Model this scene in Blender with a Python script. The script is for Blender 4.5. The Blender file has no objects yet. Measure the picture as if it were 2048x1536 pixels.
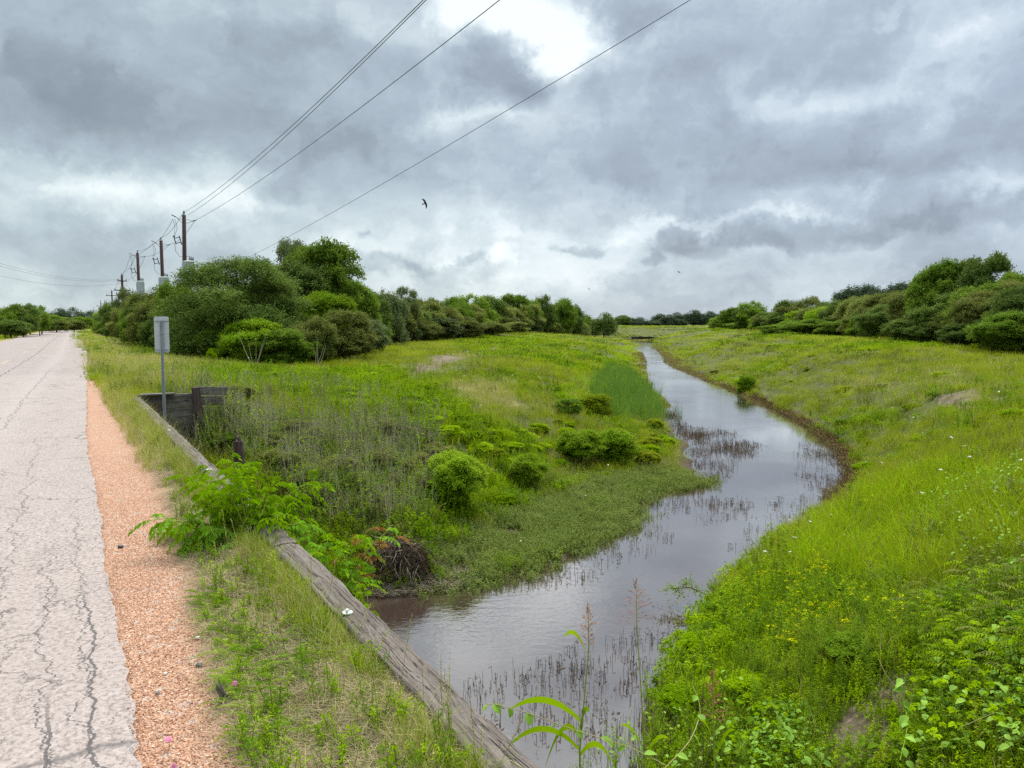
import bpy, bmesh, math, random
import numpy as np
from mathutils import Vector, Matrix
PI = math.pi
R = math.radians
rng = np.random.default_rng(7)
random.seed(7)
S = bpy.context.scene
COL = S.collection

# ------------------------------------------------------------------ camera
CAM_Z = 1.6
FPX = 1540.0                      # focal length in pixels of the 2048 wide photograph
HOR = 645.0
PITCH = math.atan((768 - HOR) / FPX)
cam_d = bpy.data.cameras.new('camera')
cam_d.sensor_width = 36
cam_d.lens = 36 * FPX / 2048
cam_d.clip_end = 6000
cam_d.clip_start = 0.05
cam = bpy.data.objects.new('camera', cam_d)
COL.objects.link(cam)
cam.location = (0, 0, CAM_Z)
cam.rotation_euler = (PI / 2 - PITCH, 0, 0)
S.camera = cam
S.view_settings.view_transform = 'Standard'
S.view_settings.look = 'None'
S.view_settings.exposure = 1.45
S.view_settings.gamma = 1.0
S.cycles.use_denoising = False
S.cycles.max_bounces = 6
S.cycles.diffuse_bounces = 3
S.cycles.glossy_bounces = 2
S.cycles.transmission_bounces = 3
S.cycles.transparent_max_bounces = 4
S.cycles.caustics_reflective = False
S.cycles.caustics_refractive = False

# ------------------------------------------------------------------ survey helpers (photograph pixel -> world)
def ray(px, py):
    cx = (px - 1024) / FPX; cy = (768 - py) / FPX
    return np.array([cx, math.cos(PITCH) + cy * math.sin(PITCH), -math.sin(PITCH) + cy * math.cos(PITCH)])
def at_z(px, py, z):
    d = ray(px, py); k = (z - CAM_Z) / d[2]
    return np.array([d[0] * k, d[1] * k, z])
def at_d(px, py, dist):
    d = ray(px, py); k = dist / d[1]
    return np.array([d[0] * k, dist, CAM_Z + d[2] * k])
_v = ray(118, HOR); AZ = math.atan2(-_v[0], _v[1])           # road runs off to the left at this angle
SA, CA = math.sin(AZ), math.cos(AZ)
def road(s, t, z=0.0):                                        # along / right-of-road coordinates
    return np.array([-s * SA + t * CA, s * CA + t * SA, z])
def st(x, y):
    return -x * SA + y * CA, x * CA + y * SA
def at_t(px, py, t):                                          # where a sight line meets the vertical plane t
    d = ray(px, py); k = t / (d[0] * CA + d[1] * SA)
    p = d * k; return st(p[0], p[1])[0], CAM_Z + p[2]

# ------------------------------------------------------------------ node helpers
class NT:
    def __init__(s, tree): s.t = tree; s.n = tree.nodes; s.l = tree.links
    def new(s, typ, **kw):
        n = s.n.new(typ)
        for k, v in kw.items(): setattr(n, k, v)
        return n
    def put(s, sock, v):
        if isinstance(v, bpy.types.NodeSocket): s.l.new(v, sock)
        elif isinstance(v, (tuple, list)) and len(v) == 3 and sock.type == 'RGBA': sock.default_value = (*v, 1)
        else: sock.default_value = v
    def m(s, op, a, b=None, c=None, clamp=False):
        n = s.new('ShaderNodeMath', operation=op); n.use_clamp = clamp
        s.put(n.inputs[0], a)
        if b is not None: s.put(n.inputs[1], b)
        if c is not None: s.put(n.inputs[2], c)
        return n.outputs[0]
    def vm(s, op, a, b=None):
        n = s.new('ShaderNodeVectorMath', operation=op); s.put(n.inputs[0], a)
        if b is not None: s.put(n.inputs[1], b)
        return n.outputs['Value'] if op in ('DOT_PRODUCT', 'LENGTH', 'DISTANCE') else n.outputs['Vector']
    def noise(s, vec, scale, detail=4, rough=0.5, dist=0.0, color=False, dim='3D'):
        n = s.new('ShaderNodeTexNoise'); n.noise_dimensions = dim
        if vec is not None: s.put(n.inputs['Vector'], vec)
        n.inputs['Scale'].default_value = scale; n.inputs['Detail'].default_value = detail
        n.inputs['Roughness'].default_value = rough; n.inputs['Distortion'].default_value = dist
        return n.outputs['Color' if color else 'Fac']
    def voro(s, vec, scale, feature='F1', out='Distance', rand=1.0):
        n = s.new('ShaderNodeTexVoronoi', feature=feature)
        s.put(n.inputs['Vector'], vec); n.inputs['Scale'].default_value = scale
        n.inputs['Randomness'].default_value = rand
        return n.outputs[out]
    def ramp(s, fac, stops, interp='LINEAR'):
        n = s.new('ShaderNodeValToRGB'); n.color_ramp.interpolation = interp
        e = n.color_ramp.elements
        while len(e) < len(stops): e.new(0.5)
        for i, (p, c) in enumerate(stops):
            e[i].position = p; e[i].color = (*c, 1) if len(c) == 3 else c
        s.put(n.inputs[0], fac); return n.outputs[0]
    def mr(s, v, a, b, c=0.0, d=1.0, smooth=False):
        n = s.new('ShaderNodeMapRange'); n.clamp = True
        if smooth: n.interpolation_type = 'SMOOTHSTEP'
        s.put(n.inputs[0], v)
        for i, q in enumerate((a, b, c, d)): s.put(n.inputs[i + 1], q)
        return n.outputs[0]
    def mix(s, f, a, b, blend='MIX'):
        n = s.new('ShaderNodeMix', data_type='RGBA', blend_type=blend)
        s.put(n.inputs[0], f); s.put(n.inputs[6], a); s.put(n.inputs[7], b)
        return n.outputs[2]
    def sep(s, v):
        n = s.new('ShaderNodeSeparateXYZ'); s.put(n.inputs[0], v); return n.outputs
    def comb(s, x, y, z):
        n = s.new('ShaderNodeCombineXYZ'); s.put(n.inputs[0], x); s.put(n.inputs[1], y); s.put(n.inputs[2], z); return n.outputs[0]

# ------------------------------------------------------------------ sky and sun
SUN_EL, SUN_AZ = R(58), R(8)          # brightest part of the overcast, ahead and a little right
W = bpy.data.worlds.new('World'); S.world = W; W.use_nodes = True
w = NT(W.node_tree); w.n.clear()
gen = w.new('ShaderNodeTexCoord').outputs['Generated']
dirn = w.vm('NORMALIZE', gen)
dx, dy, dz = w.sep(dirn)
zc = w.m('ADD', w.m('MAXIMUM', dz, 0.0), 0.13)
plane = w.comb(w.m('DIVIDE', dx, zc), w.m('DIVIDE', dy, zc), 0.0)
# ragged offset so that cloud masses get billowed edges
wob = w.new('ShaderNodeVectorMath', operation='SUBTRACT'); w.put(wob.inputs[0], w.noise(dirn, 7, 7, 0.62, color=True)); wob.inputs[1].default_value = (0.5, 0.5, 0.5)
wob2 = w.new('ShaderNodeVectorMath', operation='MULTIPLY'); w.put(wob2.inputs[0], wob.outputs[0]); wob2.inputs[1].default_value = (0.26, 0.26, 0.12)
dw = w.vm('ADD', dirn, wob2.outputs[0])
def blob(px, py, rx, ry, amp, power=1.0, warp=True):
    c = ray(px, py); c = c / np.linalg.norm(c)
    d = w.new('ShaderNodeVectorMath', operation='SUBTRACT'); w.put(d.inputs[0], dw if warp else dirn); d.inputs[1].default_value = tuple(c)
    e = w.new('ShaderNodeVectorMath', operation='MULTIPLY'); w.put(e.inputs[0], d.outputs[0]); e.inputs[1].default_value = (FPX / rx, 1.2, FPX / ry)
    r2 = w.vm('DOT_PRODUCT', e.outputs[0], e.outputs[0])
    if power != 1.0: r2 = w.m('POWER', r2, power)
    return w.m('MULTIPLY', w.m('EXPONENT', w.m('MULTIPLY', r2, -1.0)), amp)
BL = [  # cloud masses: centre, half sizes (pixels of the photograph), brightness change, edge hardness
 (100, 60, 420, 130, -.10), (90, 200, 330, 60, -.035), (640, 130, 260, 75, -.10), (430, 255, 420, 62, -.08), (820, 305, 420, 48, -.075), (250, 30, 260, 30, -.03), (450, 30, 120, 30, .04),
 (1090, 55, 120, 50, .24, 1.6), (925, 22, 90, 28, .20, 1.3), (1060, 110, 60, 34, .16, 1.6), (760, 60, 70, 30, .07, 1.5), (1150, 85, 110, 45, .12, 1.3),
 (40, 335, 230, 26, .08, 1.4), (360, 388, 180, 20, .09, 1.4), (950, 490, 520, 60, .05), (160, 385, 240, 45, .07), (470, 420, 120, 30, .08), (60, 430, 70, 25, .04),
 (980, 135, 85, 62, -.19, 2.0), (1210, 25, 110, 28, -.13, 1.5), (1300, 140, 150, 55, -.08, 1.7), (1180, 190, 190, 60, -.05), (960, 235, 70, 14, .10, 1.3), (1400, 90, 200, 60, .05),
 (1630, 195, 110, 24, .13, 1.5), (1490, 160, 40, 40, .07, 1.5), (1945, 68, 36, 18, .09), (1870, 100, 60, 26, .05), (1780, 60, 260, 50, .035),
 (1400, 350, 420, 55, -.075), (1900, 290, 260, 70, -.055), (1650, 300, 200, 50, -.03), (1290, 455, 100, 15, .14, 1.3), (1480, 436, 210, 8, .09, 1.3), (1900, 392, 100, 22, .13, 1.5), (1700, 385, 60, 10, .06),
 (1395, 465, 62, 22, -.14, 2.4), (1490, 478, 90, 22, -.10, 2.4), (1610, 468, 100, 24, -.14, 2.4), (1825, 420, 80, 34, -.15, 2.4), (1740, 445, 70, 26, -.07, 2), (2010, 412, 50, 24, -.12, 2), (1323, 497, 34, 16, -.14, 2.4), (1190, 495, 24, 14, -.13, 2.2), (1148, 500, 40, 7, -.07, 1.5),
 (790, 525, 80, 20, -.12, 2), (890, 528, 50, 14, -.09, 2), (772, 481, 16, 6, -.13, 1.5), (985, 522, 48, 18, .13, 1.8), (1075, 478, 120, 16, .05), (1100, 380, 320, 30, -.05), (560, 470, 150, 30, .05),
 (1900, 540, 260, 60, -.08), (110, 480, 200, 36, -.075, 1.4), (220, 440, 90, 18, -.05, 1.5), (1050, 590, 400, 40, .04), (60, 600, 200, 40, -.03), (700, 560, 300, 20, .02),
 (935, -75, 110, 60, .22, 1.3), (960, -260, 90, 70, .18), (760, -160, 160, 90, -.10), (1250, -150, 260, 120, .03)]
tot = None
for b in BL:
    o = blob(*b); tot = o if tot is None else w.m('ADD', tot, o)
n1 = w.noise(plane, 0.9, 9, 0.55, 0.5)
n2 = w.noise(plane, 2.6, 9, 0.62, 0.4)
n3 = w.noise(w.vm('MULTIPLY', dirn, (1.0, 1.0, 2.6)), 5.0, 12, 0.60, 0.2)
n4 = w.noise(w.vm('MULTIPLY', dirn, (1.0, 1.0, 2.2)), 15.0, 10, 0.62, 0.25)
billow = w.m('ABSOLUTE', w.m('SUBTRACT', w.noise(w.vm('MULTIPLY', dirn, (1.0, 1.0, 2.0)), 8.0, 8, 0.55, .3), .5))
L = w.m('ADD', 0.815, w.m('MULTIPLY', tot, .92))
L = w.m('ADD', L, w.m('MULTIPLY', w.m('SUBTRACT', n1, 0.5), 0.08))
L = w.m('ADD', L, w.m('MULTIPLY', w.m('SUBTRACT', n3, 0.5), 0.22))
L = w.m('ADD', L, w.m('MULTIPLY', w.m('SUBTRACT', n4, 0.5), 0.08))
xw, yw, zw = w.sep(dw); zq = w.m('POWER', w.m('MAXIMUM', w.m('ADD', zw, .06), .001), .55); cv = w.comb(xw, yw, w.m('MULTIPLY', zq, 1.35))
# overlapping decks of cloud with crisp lobed edges
for sc_, off_, e0_, e1_, am_ in ((2.6, (3.1, 1.7, .4), .45, .55, .055), (4.6, (7.3, 2.2, 5.1), .46, .57, .050), (9, (1.9, 8.8, 2.7), .48, .60, .035), (17, (5.5, 3.3, 9.1), .50, .64, .022)):
    f_ = w.noise(w.vm('ADD', cv, off_), sc_, 12, 0.50, 0.0)
    L = w.m('SUBTRACT', L, w.m('MULTIPLY', w.mr(f_, e0_, e1_, 0, 1, True), am_))
    L = w.m('ADD', L, w.m('MULTIPLY', w.mr(w.m('ABSOLUTE', w.m('SUBTRACT', f_, e0_ - .012)), 0, .028, am_ * .22, 0, True), 1.0))
L = w.m('ADD', L, w.mr(dz, .02, .16, .055, .014))
skyc = w.ramp(L, [(0.45, (.21, .235, .28)), (0.585, (.285, .325, .37)), (0.72, (.42, .485, .54)), (0.83, (.60, .675, .705)), (0.99, (.96, 1.0, 1.0))])
skyc = w.mix(w.mr(dx, -.35, .5), w.mix(1.0, skyc, (.965, 1.0, 1.0), 'MULTIPLY'), w.mix(1.0, skyc, (.975, 1.0, 1.07), 'MULTIPLY'))
# an overcast sky is brighter towards the zenith
zen = w.mr(dz, 0.42, 0.8, 1.0, 3.2, True)
half = w.new('ShaderNodeVectorMath', operation='SCALE'); w.put(half.inputs[0], skyc); w.put(half.inputs['Scale'], w.m('MULTIPLY', zen, 0.395))
nish = w.new('ShaderNodeTexSky', sky_type='NISHITA'); nish.sun_disc = False
nish.sun_elevation = SUN_EL; nish.sun_rotation = SUN_AZ
bgN = w.new('ShaderNodeBackground'); w.put(bgN.inputs[0], nish.outputs[0]); bgN.inputs[1].default_value = 0.06
bgC = w.new('ShaderNodeBackground'); w.put(bgC.inputs[0], half.outputs[0]); bgC.inputs[1].default_value = 1.0
mx = w.new('ShaderNodeMixShader'); mx.inputs[0].default_value = 0.93
w.l.new(bgN.outputs[0], mx.inputs[1]); w.l.new(bgC.outputs[0], mx.inputs[2])
wo = w.new('ShaderNodeOutputWorld'); w.l.new(mx.outputs[0], wo.inputs[0])
W.cycles.sampling_method = 'MANUAL'; W.cycles.sample_map_resolution = 512

sd = bpy.data.lights.new('sun', 'SUN'); sd.energy = 1.5; sd.angle = R(35); sd.color = (1, .965, .91)
so = bpy.data.objects.new('sun', sd); COL.objects.link(so)
sv = Vector((math.sin(SUN_AZ) * math.cos(SUN_EL), math.cos(SUN_AZ) * math.cos(SUN_EL), math.sin(SUN_EL)))
so.rotation_euler = sv.to_track_quat('Z', 'Y').to_euler(); so.location = (0, 0, 60)

# ------------------------------------------------------------------ object helpers
def tag(o, label=None, cat=None, group=None, kind=None):
    if label: o['label'] = label
    if cat: o['category'] = cat
    if group: o['group'] = group
    if kind: o['kind'] = kind
    return o
def link(name, me, parent=None, mats=()):
    o = bpy.data.objects.new(name, me); COL.objects.link(o)
    for m in mats: me.materials.append(m)
    if parent: o.parent = parent
    return o
def thing(name, label, cat, loc=(0, 0, 0), rz=0.0, group=None):
    o = bpy.data.objects.new(name, None); COL.objects.link(o)
    o.empty_display_size = 0.1
    o.location = tuple(float(v) for v in loc); o.rotation_euler = (0, 0, rz)
    return tag(o, label, cat, group)
def mesh_np(name, V, F, mat_idx=None, smooth=False, loops=None):
    """V (n,3); F (m,k) with k = 3 or 4"""
    me = bpy.data.meshes.new(name)
    V = np.asarray(V, np.float32); F = np.asarray(F, np.int32)
    me.vertices.add(len(V)); me.vertices.foreach_set('co', V.ravel())
    k = F.shape[1]
    me.loops.add(F.size); me.loops.foreach_set('vertex_index', F.ravel())
    me.polygons.add(len(F)); me.polygons.foreach_set('loop_start', np.arange(0, F.size, k, dtype=np.int32))
    me.polygons.foreach_set('loop_total', np.full(len(F), k, np.int32))
    if mat_idx is not None: me.polygons.foreach_set('material_index', np.asarray(mat_idx, np.int32))
    if smooth: me.polygons.foreach_set('use_smooth', np.ones(len(F), bool))
    me.update(calc_edges=True); me.validate()
    return me
class MB:
    """collects boxes, tubes and free faces into one mesh"""
    def __init__(s): s.v = []; s.f = []; s.mi = []; s.cur = 0
    def add(s, V, F):
        o = len(s.v); s.v += [tuple(map(float, p)) for p in V]
        for f in F: s.f.append(tuple(o + i for i in f)); s.mi.append(s.cur)
    def box(s, c, size, rz=0.0, ax=None):
        hx, hy, hz = (q / 2 for q in size)
        P = [Vector((x, y, z)) for x in (-hx, hx) for y in (-hy, hy) for z in (-hz, hz)]
        M = ax if ax is not None else Matrix.Rotation(rz, 3, 'Z')
        P = [M @ p + Vector(c) for p in P]
        s.add(P, [(0, 1, 3, 2), (4, 6, 7, 5), (0, 4, 5, 1), (2, 3, 7, 6), (0, 2, 6, 4), (1, 5, 7, 3)])
    def tube(s, pts, rad, n=6, cap=True):
        pts = [Vector(tuple(map(float, p))) for p in pts]
        rad = rad if isinstance(rad, (list, tuple)) else [rad] * len(pts)
        rings = []; up = Vector((0, 0, 1))
        for i, p in enumerate(pts):
            d = (pts[min(i + 1, len(pts) - 1)] - pts[max(i - 1, 0)]).normalized()
            a = d.cross(up)
            if a.length < 0.05: a = d.cross(Vector((0, 1, 0)))
            a.normalize(); b = d.cross(a)
            rings.append([p + (a * math.cos(2 * PI * k / n) + b * math.sin(2 * PI * k / n)) * rad[i] for k in range(n)])
        V = [q for r_ in rings for q in r_]; F = []
        for i in range(len(pts) - 1):
            for k in range(n):
                F.append((i * n + k, i * n + (k + 1) % n, (i + 1) * n + (k + 1) % n, (i + 1) * n + k))
        if cap: F += [tuple(range(n - 1, -1, -1)), tuple((len(pts) - 1) * n + k for k in range(n))]
        s.add(V, F)
    def build(s, name, mats, parent=None, smooth=False, bevel=0.0):
        me = bpy.data.meshes.new(name); me.from_pydata(s.v, [], s.f)
        mats = mats if isinstance(mats, (list, tuple)) else [mats]
        for m in mats: me.materials.append(m)
        for p, i in zip(me.polygons, s.mi): p.material_index = i; p.use_smooth = smooth
        me.update()
        if bevel:
            bm = bmesh.new(); bm.from_mesh(me)
            bmesh.ops.bevel(bm, geom=list(bm.edges), offset=bevel, segments=2, affect='EDGES', profile=0.5)
            bm.to_mesh(me); bm.free()
        o = bpy.data.objects.new(name, me); COL.objects.link(o)
        if parent: o.parent = parent
        return o

# ------------------------------------------------------------------ value noise for terrain and shapes
def vnoise(x, y, seed=0):
    xi = np.floor(x).astype(np.int64); yi = np.floor(y).astype(np.int64)
    fx = x - xi; fy = y - yi; fx = fx * fx * (3 - 2 * fx); fy = fy * fy * (3 - 2 * fy)
    def h(a, b):
        n = (a * 374761393 + b * 668265263 + seed * 1442695041) & 0x7fffffff
        n = ((n ^ (n >> 13)) * 1274126177) & 0x7fffffff
        return ((n ^ (n >> 16)) & 0xffff) / 65535.0
    return (h(xi, yi) * (1 - fx) + h(xi + 1, yi) * fx) * (1 - fy) + (h(xi, yi + 1) * (1 - fx) + h(xi + 1, yi + 1) * fx) * fy
def fbm(x, y, seed=0, oct=4):
    a = 0; amp = 0.5
    for i in range(oct): a = a + amp * vnoise(x * 2 ** i, y * 2 ** i, seed + i); amp *= 0.5
    return a

# ------------------------------------------------------------------ terrain heights
WATER = -3.0
CP = []
def cz(px, py, z): p = at_z(px, py, z); CP.append((p[0], p[1], z))
def cd(px, py, d): p = at_d(px, py, d); CP.append((p[0], p[1], p[2]))
def cw(x, y, z): CP.append((x, y, z))
def cr(s, t, z): p = road(s, t); CP.append((p[0], p[1], z))
RS = [(1290, 1440), (1335, 1340), (1370, 1265), (1430, 1180), (1520, 1090), (1620, 1030), (1700, 985), (1722, 950), (1700, 905), (1650, 868), (1590, 832), (1500, 790), (1440, 765), (1385, 738), (1345, 712), (1325, 692), (1312, 680)]
LS = [(745, 1180), (860, 1172), (1000, 1165), (1120, 1125), (1190, 1080), (1270, 1030), (1300, 985), (1385, 965), (1375, 900), (1335, 850), (1325, 810), (1290, 765), (1272, 735), (1262, 705), (1270, 682)]
for p in RS: cz(*p, WATER)
for p in LS: cz(*p, WATER)
for p in [(900, 1290), (1000, 1350), (1200, 1250), (1350, 1130), (1480, 1020), (1580, 950), (1540, 880), (1450, 820), (1370, 770), (1320, 725), (1295, 695), (1290, 682)]: cz(*p, -3.6)
for px, py, z in [
  (1100, 1536, -2.55), (1240, 1500, -2.5), (1350, 1420, -2.4), (1450, 1500, -1.95), (1420, 1330, -2.45), (1500, 1230, -2.4), (1600, 1130, -2.35), (1750, 1420, -1.6), (2000, 1500, -1.0),
  (2000, 1200, -1.05), (1700, 1200, -2.0), (2040, 1000, -.75), (1850, 1050, -1.7), (1800, 960, -2.1), (1900, 980, -1.35), (2040, 870, -.75), (1850, 880, -1.6), (1900, 800, -1.0), (2040, 790, -.75), (1760, 850, -2.1), (1700, 800, -1.75),
  (2040, 735, -.5), (1720, 680, -.4), (1800, 745, -.75), (1600, 725, -.85), (1600, 770, -1.9), (1500, 745, -2.3), (1450, 705, -1.25), (1450, 690, -.8), (1400, 700, -2.0), (1400, 675, -.9), (1550, 690, -.5), (1350, 672, -1.2),
  # left bank
  (870, 1120, -2.8), (1000, 1110, -2.92), (1100, 1060, -2.93), (1200, 1010, -2.93), (1050, 1005, -2.85), (1150, 950, -2.85), (1280, 930, -2.92), (1320, 890, -2.9), (1100, 900, -2.5), (1000, 960, -2.5), (1200, 870, -2.6),
  (1280, 840, -2.85), (1200, 800, -2.2), (1240, 760, -2.4), (1100, 800, -1.7), (1000, 800, -1.25), (900, 780, -.95), (1000, 740, -.85), (800, 750, -.75), (700, 740, -.6), (1100, 720, -.9), (1200, 700, -1.2), (1230, 735, -2.2), (1245, 700, -2.2), (1150, 672, -.6),
  (900, 690, -.55), (1000, 690, -.6), (600, 740, -.5), (450, 742, -.3), (400, 760, -.2), (1250, 680, -1.3), (1000, 860, -1.7)]: cz(px, py, z)
for px, py, d in [(560, 800, 20.5), (700, 830, 19.3), (800, 850, 19.6), (880, 880, 19.8), (600, 900, 16.2), (560, 960, 14.6), (640, 1000, 14.2), (680, 1080, 13.3), (720, 1140, 13.1), (790, 1090, 13.7), (830, 1000, 16.0), (780, 920, 17.2), (900, 1000, 17.3), (940, 940, 19.4), (450, 860, 16.6), (470, 920, 15.0)]: cd(px, py, d)
for s, t, z in [(20, 1.5, -.1), (20, 3.5, -.25), (25, 2, -.1), (25, 6, -.4), (35, 3, -.15), (35, 8, -.5), (60, 5, -.25), (60, 12, -.5), (100, 6, -.3), (100, 14, -.5), (17, -8, -.4), (30, -9, -.5), (60, -9, -.4), (2, -9, -.6),
  (8, -3, -3.6), (8, -8, -3.6), (8, -16, -3.6), (4, -8, -2.0), (14, -8, -2.4), (2.2, -2, -1.8), (4.5, -2, -3.0), (12.5, -2, -3.0), (15.5, -3, -2.2), (16.3, 0, -1.9), (16.3, 2, -1.5), (9, 1, -3.5), (6, 1, -3.5), (2.2, 1, -1.6), (4.0, 1, -2.6),
  (0, 1.6, -.3), (0, 3, -.7), (-3, 2, -.3), (-3, 5, -.7), (-8, 6, -.5), (-8, -9, -.5), (2.2, 2.6, -1.3), (1.5, 4.5, -1.2), (3.5, 4.0, -1.9)]: cr(s, t, z)
for a in range(-180, 180, 15):
    for r_ in (60, 150, 320, 800, 2500):
        if -40 < a < 35 and r_ < 300: continue
        cw(r_ * math.sin(R(a)), r_ * math.cos(R(a)), -.5)
for px in (-300, 0, 300, 800, 1100, 1285, 1400, 1700, 2048, 2400): p = at_d(px, 660, 245); cw(p[0], p[1], -.5)
CP = np.array(CP)
def warp(x, y):
    r_ = np.hypot(x, y); a = np.arctan2(x, y)
    return np.stack([a * 1.6, np.log(r_ + 1.0)], -1)
def kern(a, b):
    d2 = ((a[:, None, :] - b[None]) ** 2).sum(-1)
    return np.where(d2 > 1e-12, 0.5 * d2 * np.log(np.maximum(d2, 1e-12)), 0.0)
_Q = warp(CP[:, 0], CP[:, 1]); n_ = len(_Q)
_A = np.zeros((n_ + 3, n_ + 3)); _A[:n_, :n_] = kern(_Q, _Q) + np.eye(n_) * 2e-4
_P = np.c_[np.ones(n_), _Q]; _A[:n_, n_:] = _P; _A[n_:, :n_] = _P.T
_w = np.linalg.solve(_A, np.r_[CP[:, 2], 0, 0, 0])
BR0, BR1 = 1.9, 17.2              # the bridge spans between these distances along the road
def edge_off(s):                   # right edge of the asphalt drifts away to the right in the distance
    return np.interp(s, [-50, 0, 12, 21, 45, 100, 165, 190, 215, 260], [.17, .17, .26, .5, 1.2, 2.0, 3.0, 7, 18, 50])
WP = np.array([at_z(*p, WATER)[:2] for p in LS] + [at_z(*p, WATER)[:2] for p in RS[::-1]] + [road(2.6, 1.8)[:2], road(4.5, -9)[:2], road(6, -30)[:2], road(11, -30)[:2], road(12, -9)[:2], road(12.5, 1.2)[:2]])
def chan(x, y):                    # signed distance to the water's edge, negative over the water
    d = np.full(len(x), 1e9); n = len(WP)
    ins = inside(WP, x, y)
    for i in range(n):
        a, b = WP[i], WP[(i + 1) % n]; ab = b - a; q = np.clip(((x - a[0]) * ab[0] + (y - a[1]) * ab[1]) / (ab @ ab), 0, 1)
        d = np.minimum(d, np.hypot(x - a[0] - q * ab[0], y - a[1] - q * ab[1]))
    return np.where(ins, -d, d)
def inside(poly, x, y):
    c = np.zeros(len(x), bool); j = len(poly) - 1
    for i in range(len(poly)):
        xi, yi = poly[i]; xj, yj = poly[j]
        hit = ((yi > y) != (yj > y)) & (x < (xj - xi) * (y - yi) / (yj - yi + 1e-12) + xi)
        c ^= hit; j = i
    return c
def height(x, y):
    x = np.atleast_1d(np.asarray(x, float)); y = np.atleast_1d(np.asarray(y, float))
    out = np.empty(len(x))
    for i in range(0, len(x), 20000):
        q = warp(x[i:i + 20000], y[i:i + 20000])
        out[i:i + 20000] = kern(q, _Q) @ _w[:n_] + np.c_[np.ones(len(q)), q] @ _w[n_:]
    r_ = np.hypot(x, y)
    out = np.clip(out, -3.9, 0.0)
    hum = (fbm(x * .9, y * .9, 3) - .47) * .32 + (fbm(x * .17, y * .17, 9) - .47) * .5 * np.clip(r_ / 30, 0, 1)
    land = np.clip((out + 2.85) / .5, 0, 1)
    out = out + hum * land * np.clip((r_ - 2) / 6, 0, 1) + (1 - land) * (fbm(x * 1.7, y * 1.7, 5) - .47) * .12
    near_ = np.abs(x) + np.abs(y) < 420
    cdist = np.full(len(x), 50.0); cdist[near_] = chan(x[near_], y[near_]); wig = (fbm(x * .45, y * .45, 17) - .47) * 1.2 * np.clip(r_ / 40, .4, 1.2)
    cd_ = cdist + wig * (np.abs(cdist) < 4)
    out = np.where(cd_ < 0, np.minimum(out, WATER - np.clip(-cd_ * .6, .02, .6)), np.where(cd_ < 3, np.minimum(np.maximum(out, WATER + .02 + cd_ * .03), WATER + .06 + cd_ * .62), out))
    # road corridor: level with the road outside the bridge
    s, t = st(x, y)
    e = edge_off(s)
    rgt = np.clip(1 - (t - (e + 0.95)) / 0.7, 0, 1); lft = np.clip(1 - (-6.4 - (t - e)) / 1.2, 0, 1)
    k = rgt * lft; k = k * k * (3 - 2 * k)
    inb = (s > BR0) & (s < BR1)
    wall = (s > BR0 - .02) & (s < BR1) & (t < 4.2) & (t > -9)
    k = np.where(inb, 0, k)
    out = out * (1 - k) + (-.07 - .0 * k) * k
    return out
def hz1(x, y): return float(height(x, y)[0])
def ground_at(px, py):             # where a sight line first meets the ground
    d = ray(px, py); ks = np.exp(np.linspace(math.log(2.0), math.log(600), 1500))
    P = d[None] * ks[:, None]; h = height(P[:, 0], P[:, 1]); z = CAM_Z + P[:, 2]
    i = np.argmax(z <= np.maximum(h, WATER)); i = i if i > 0 else len(ks) - 1
    return np.array([P[i, 0], P[i, 1], z[i]])
def region(pts):                   # polygon surveyed in the photograph, laid out on the ground
    return np.array([ground_at(*p)[:2] for p in pts])
def inside(poly, x, y):
    c = np.zeros(len(x), bool); j = len(poly) - 1
    for i in range(len(poly)):
        xi, yi = poly[i]; xj, yj = poly[j]
        hit = ((yi > y) != (yj > y)) & (x < (xj - xi) * (y - yi) / (yj - yi + 1e-12) + xi)
        c ^= hit; j = i
    return c

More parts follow.
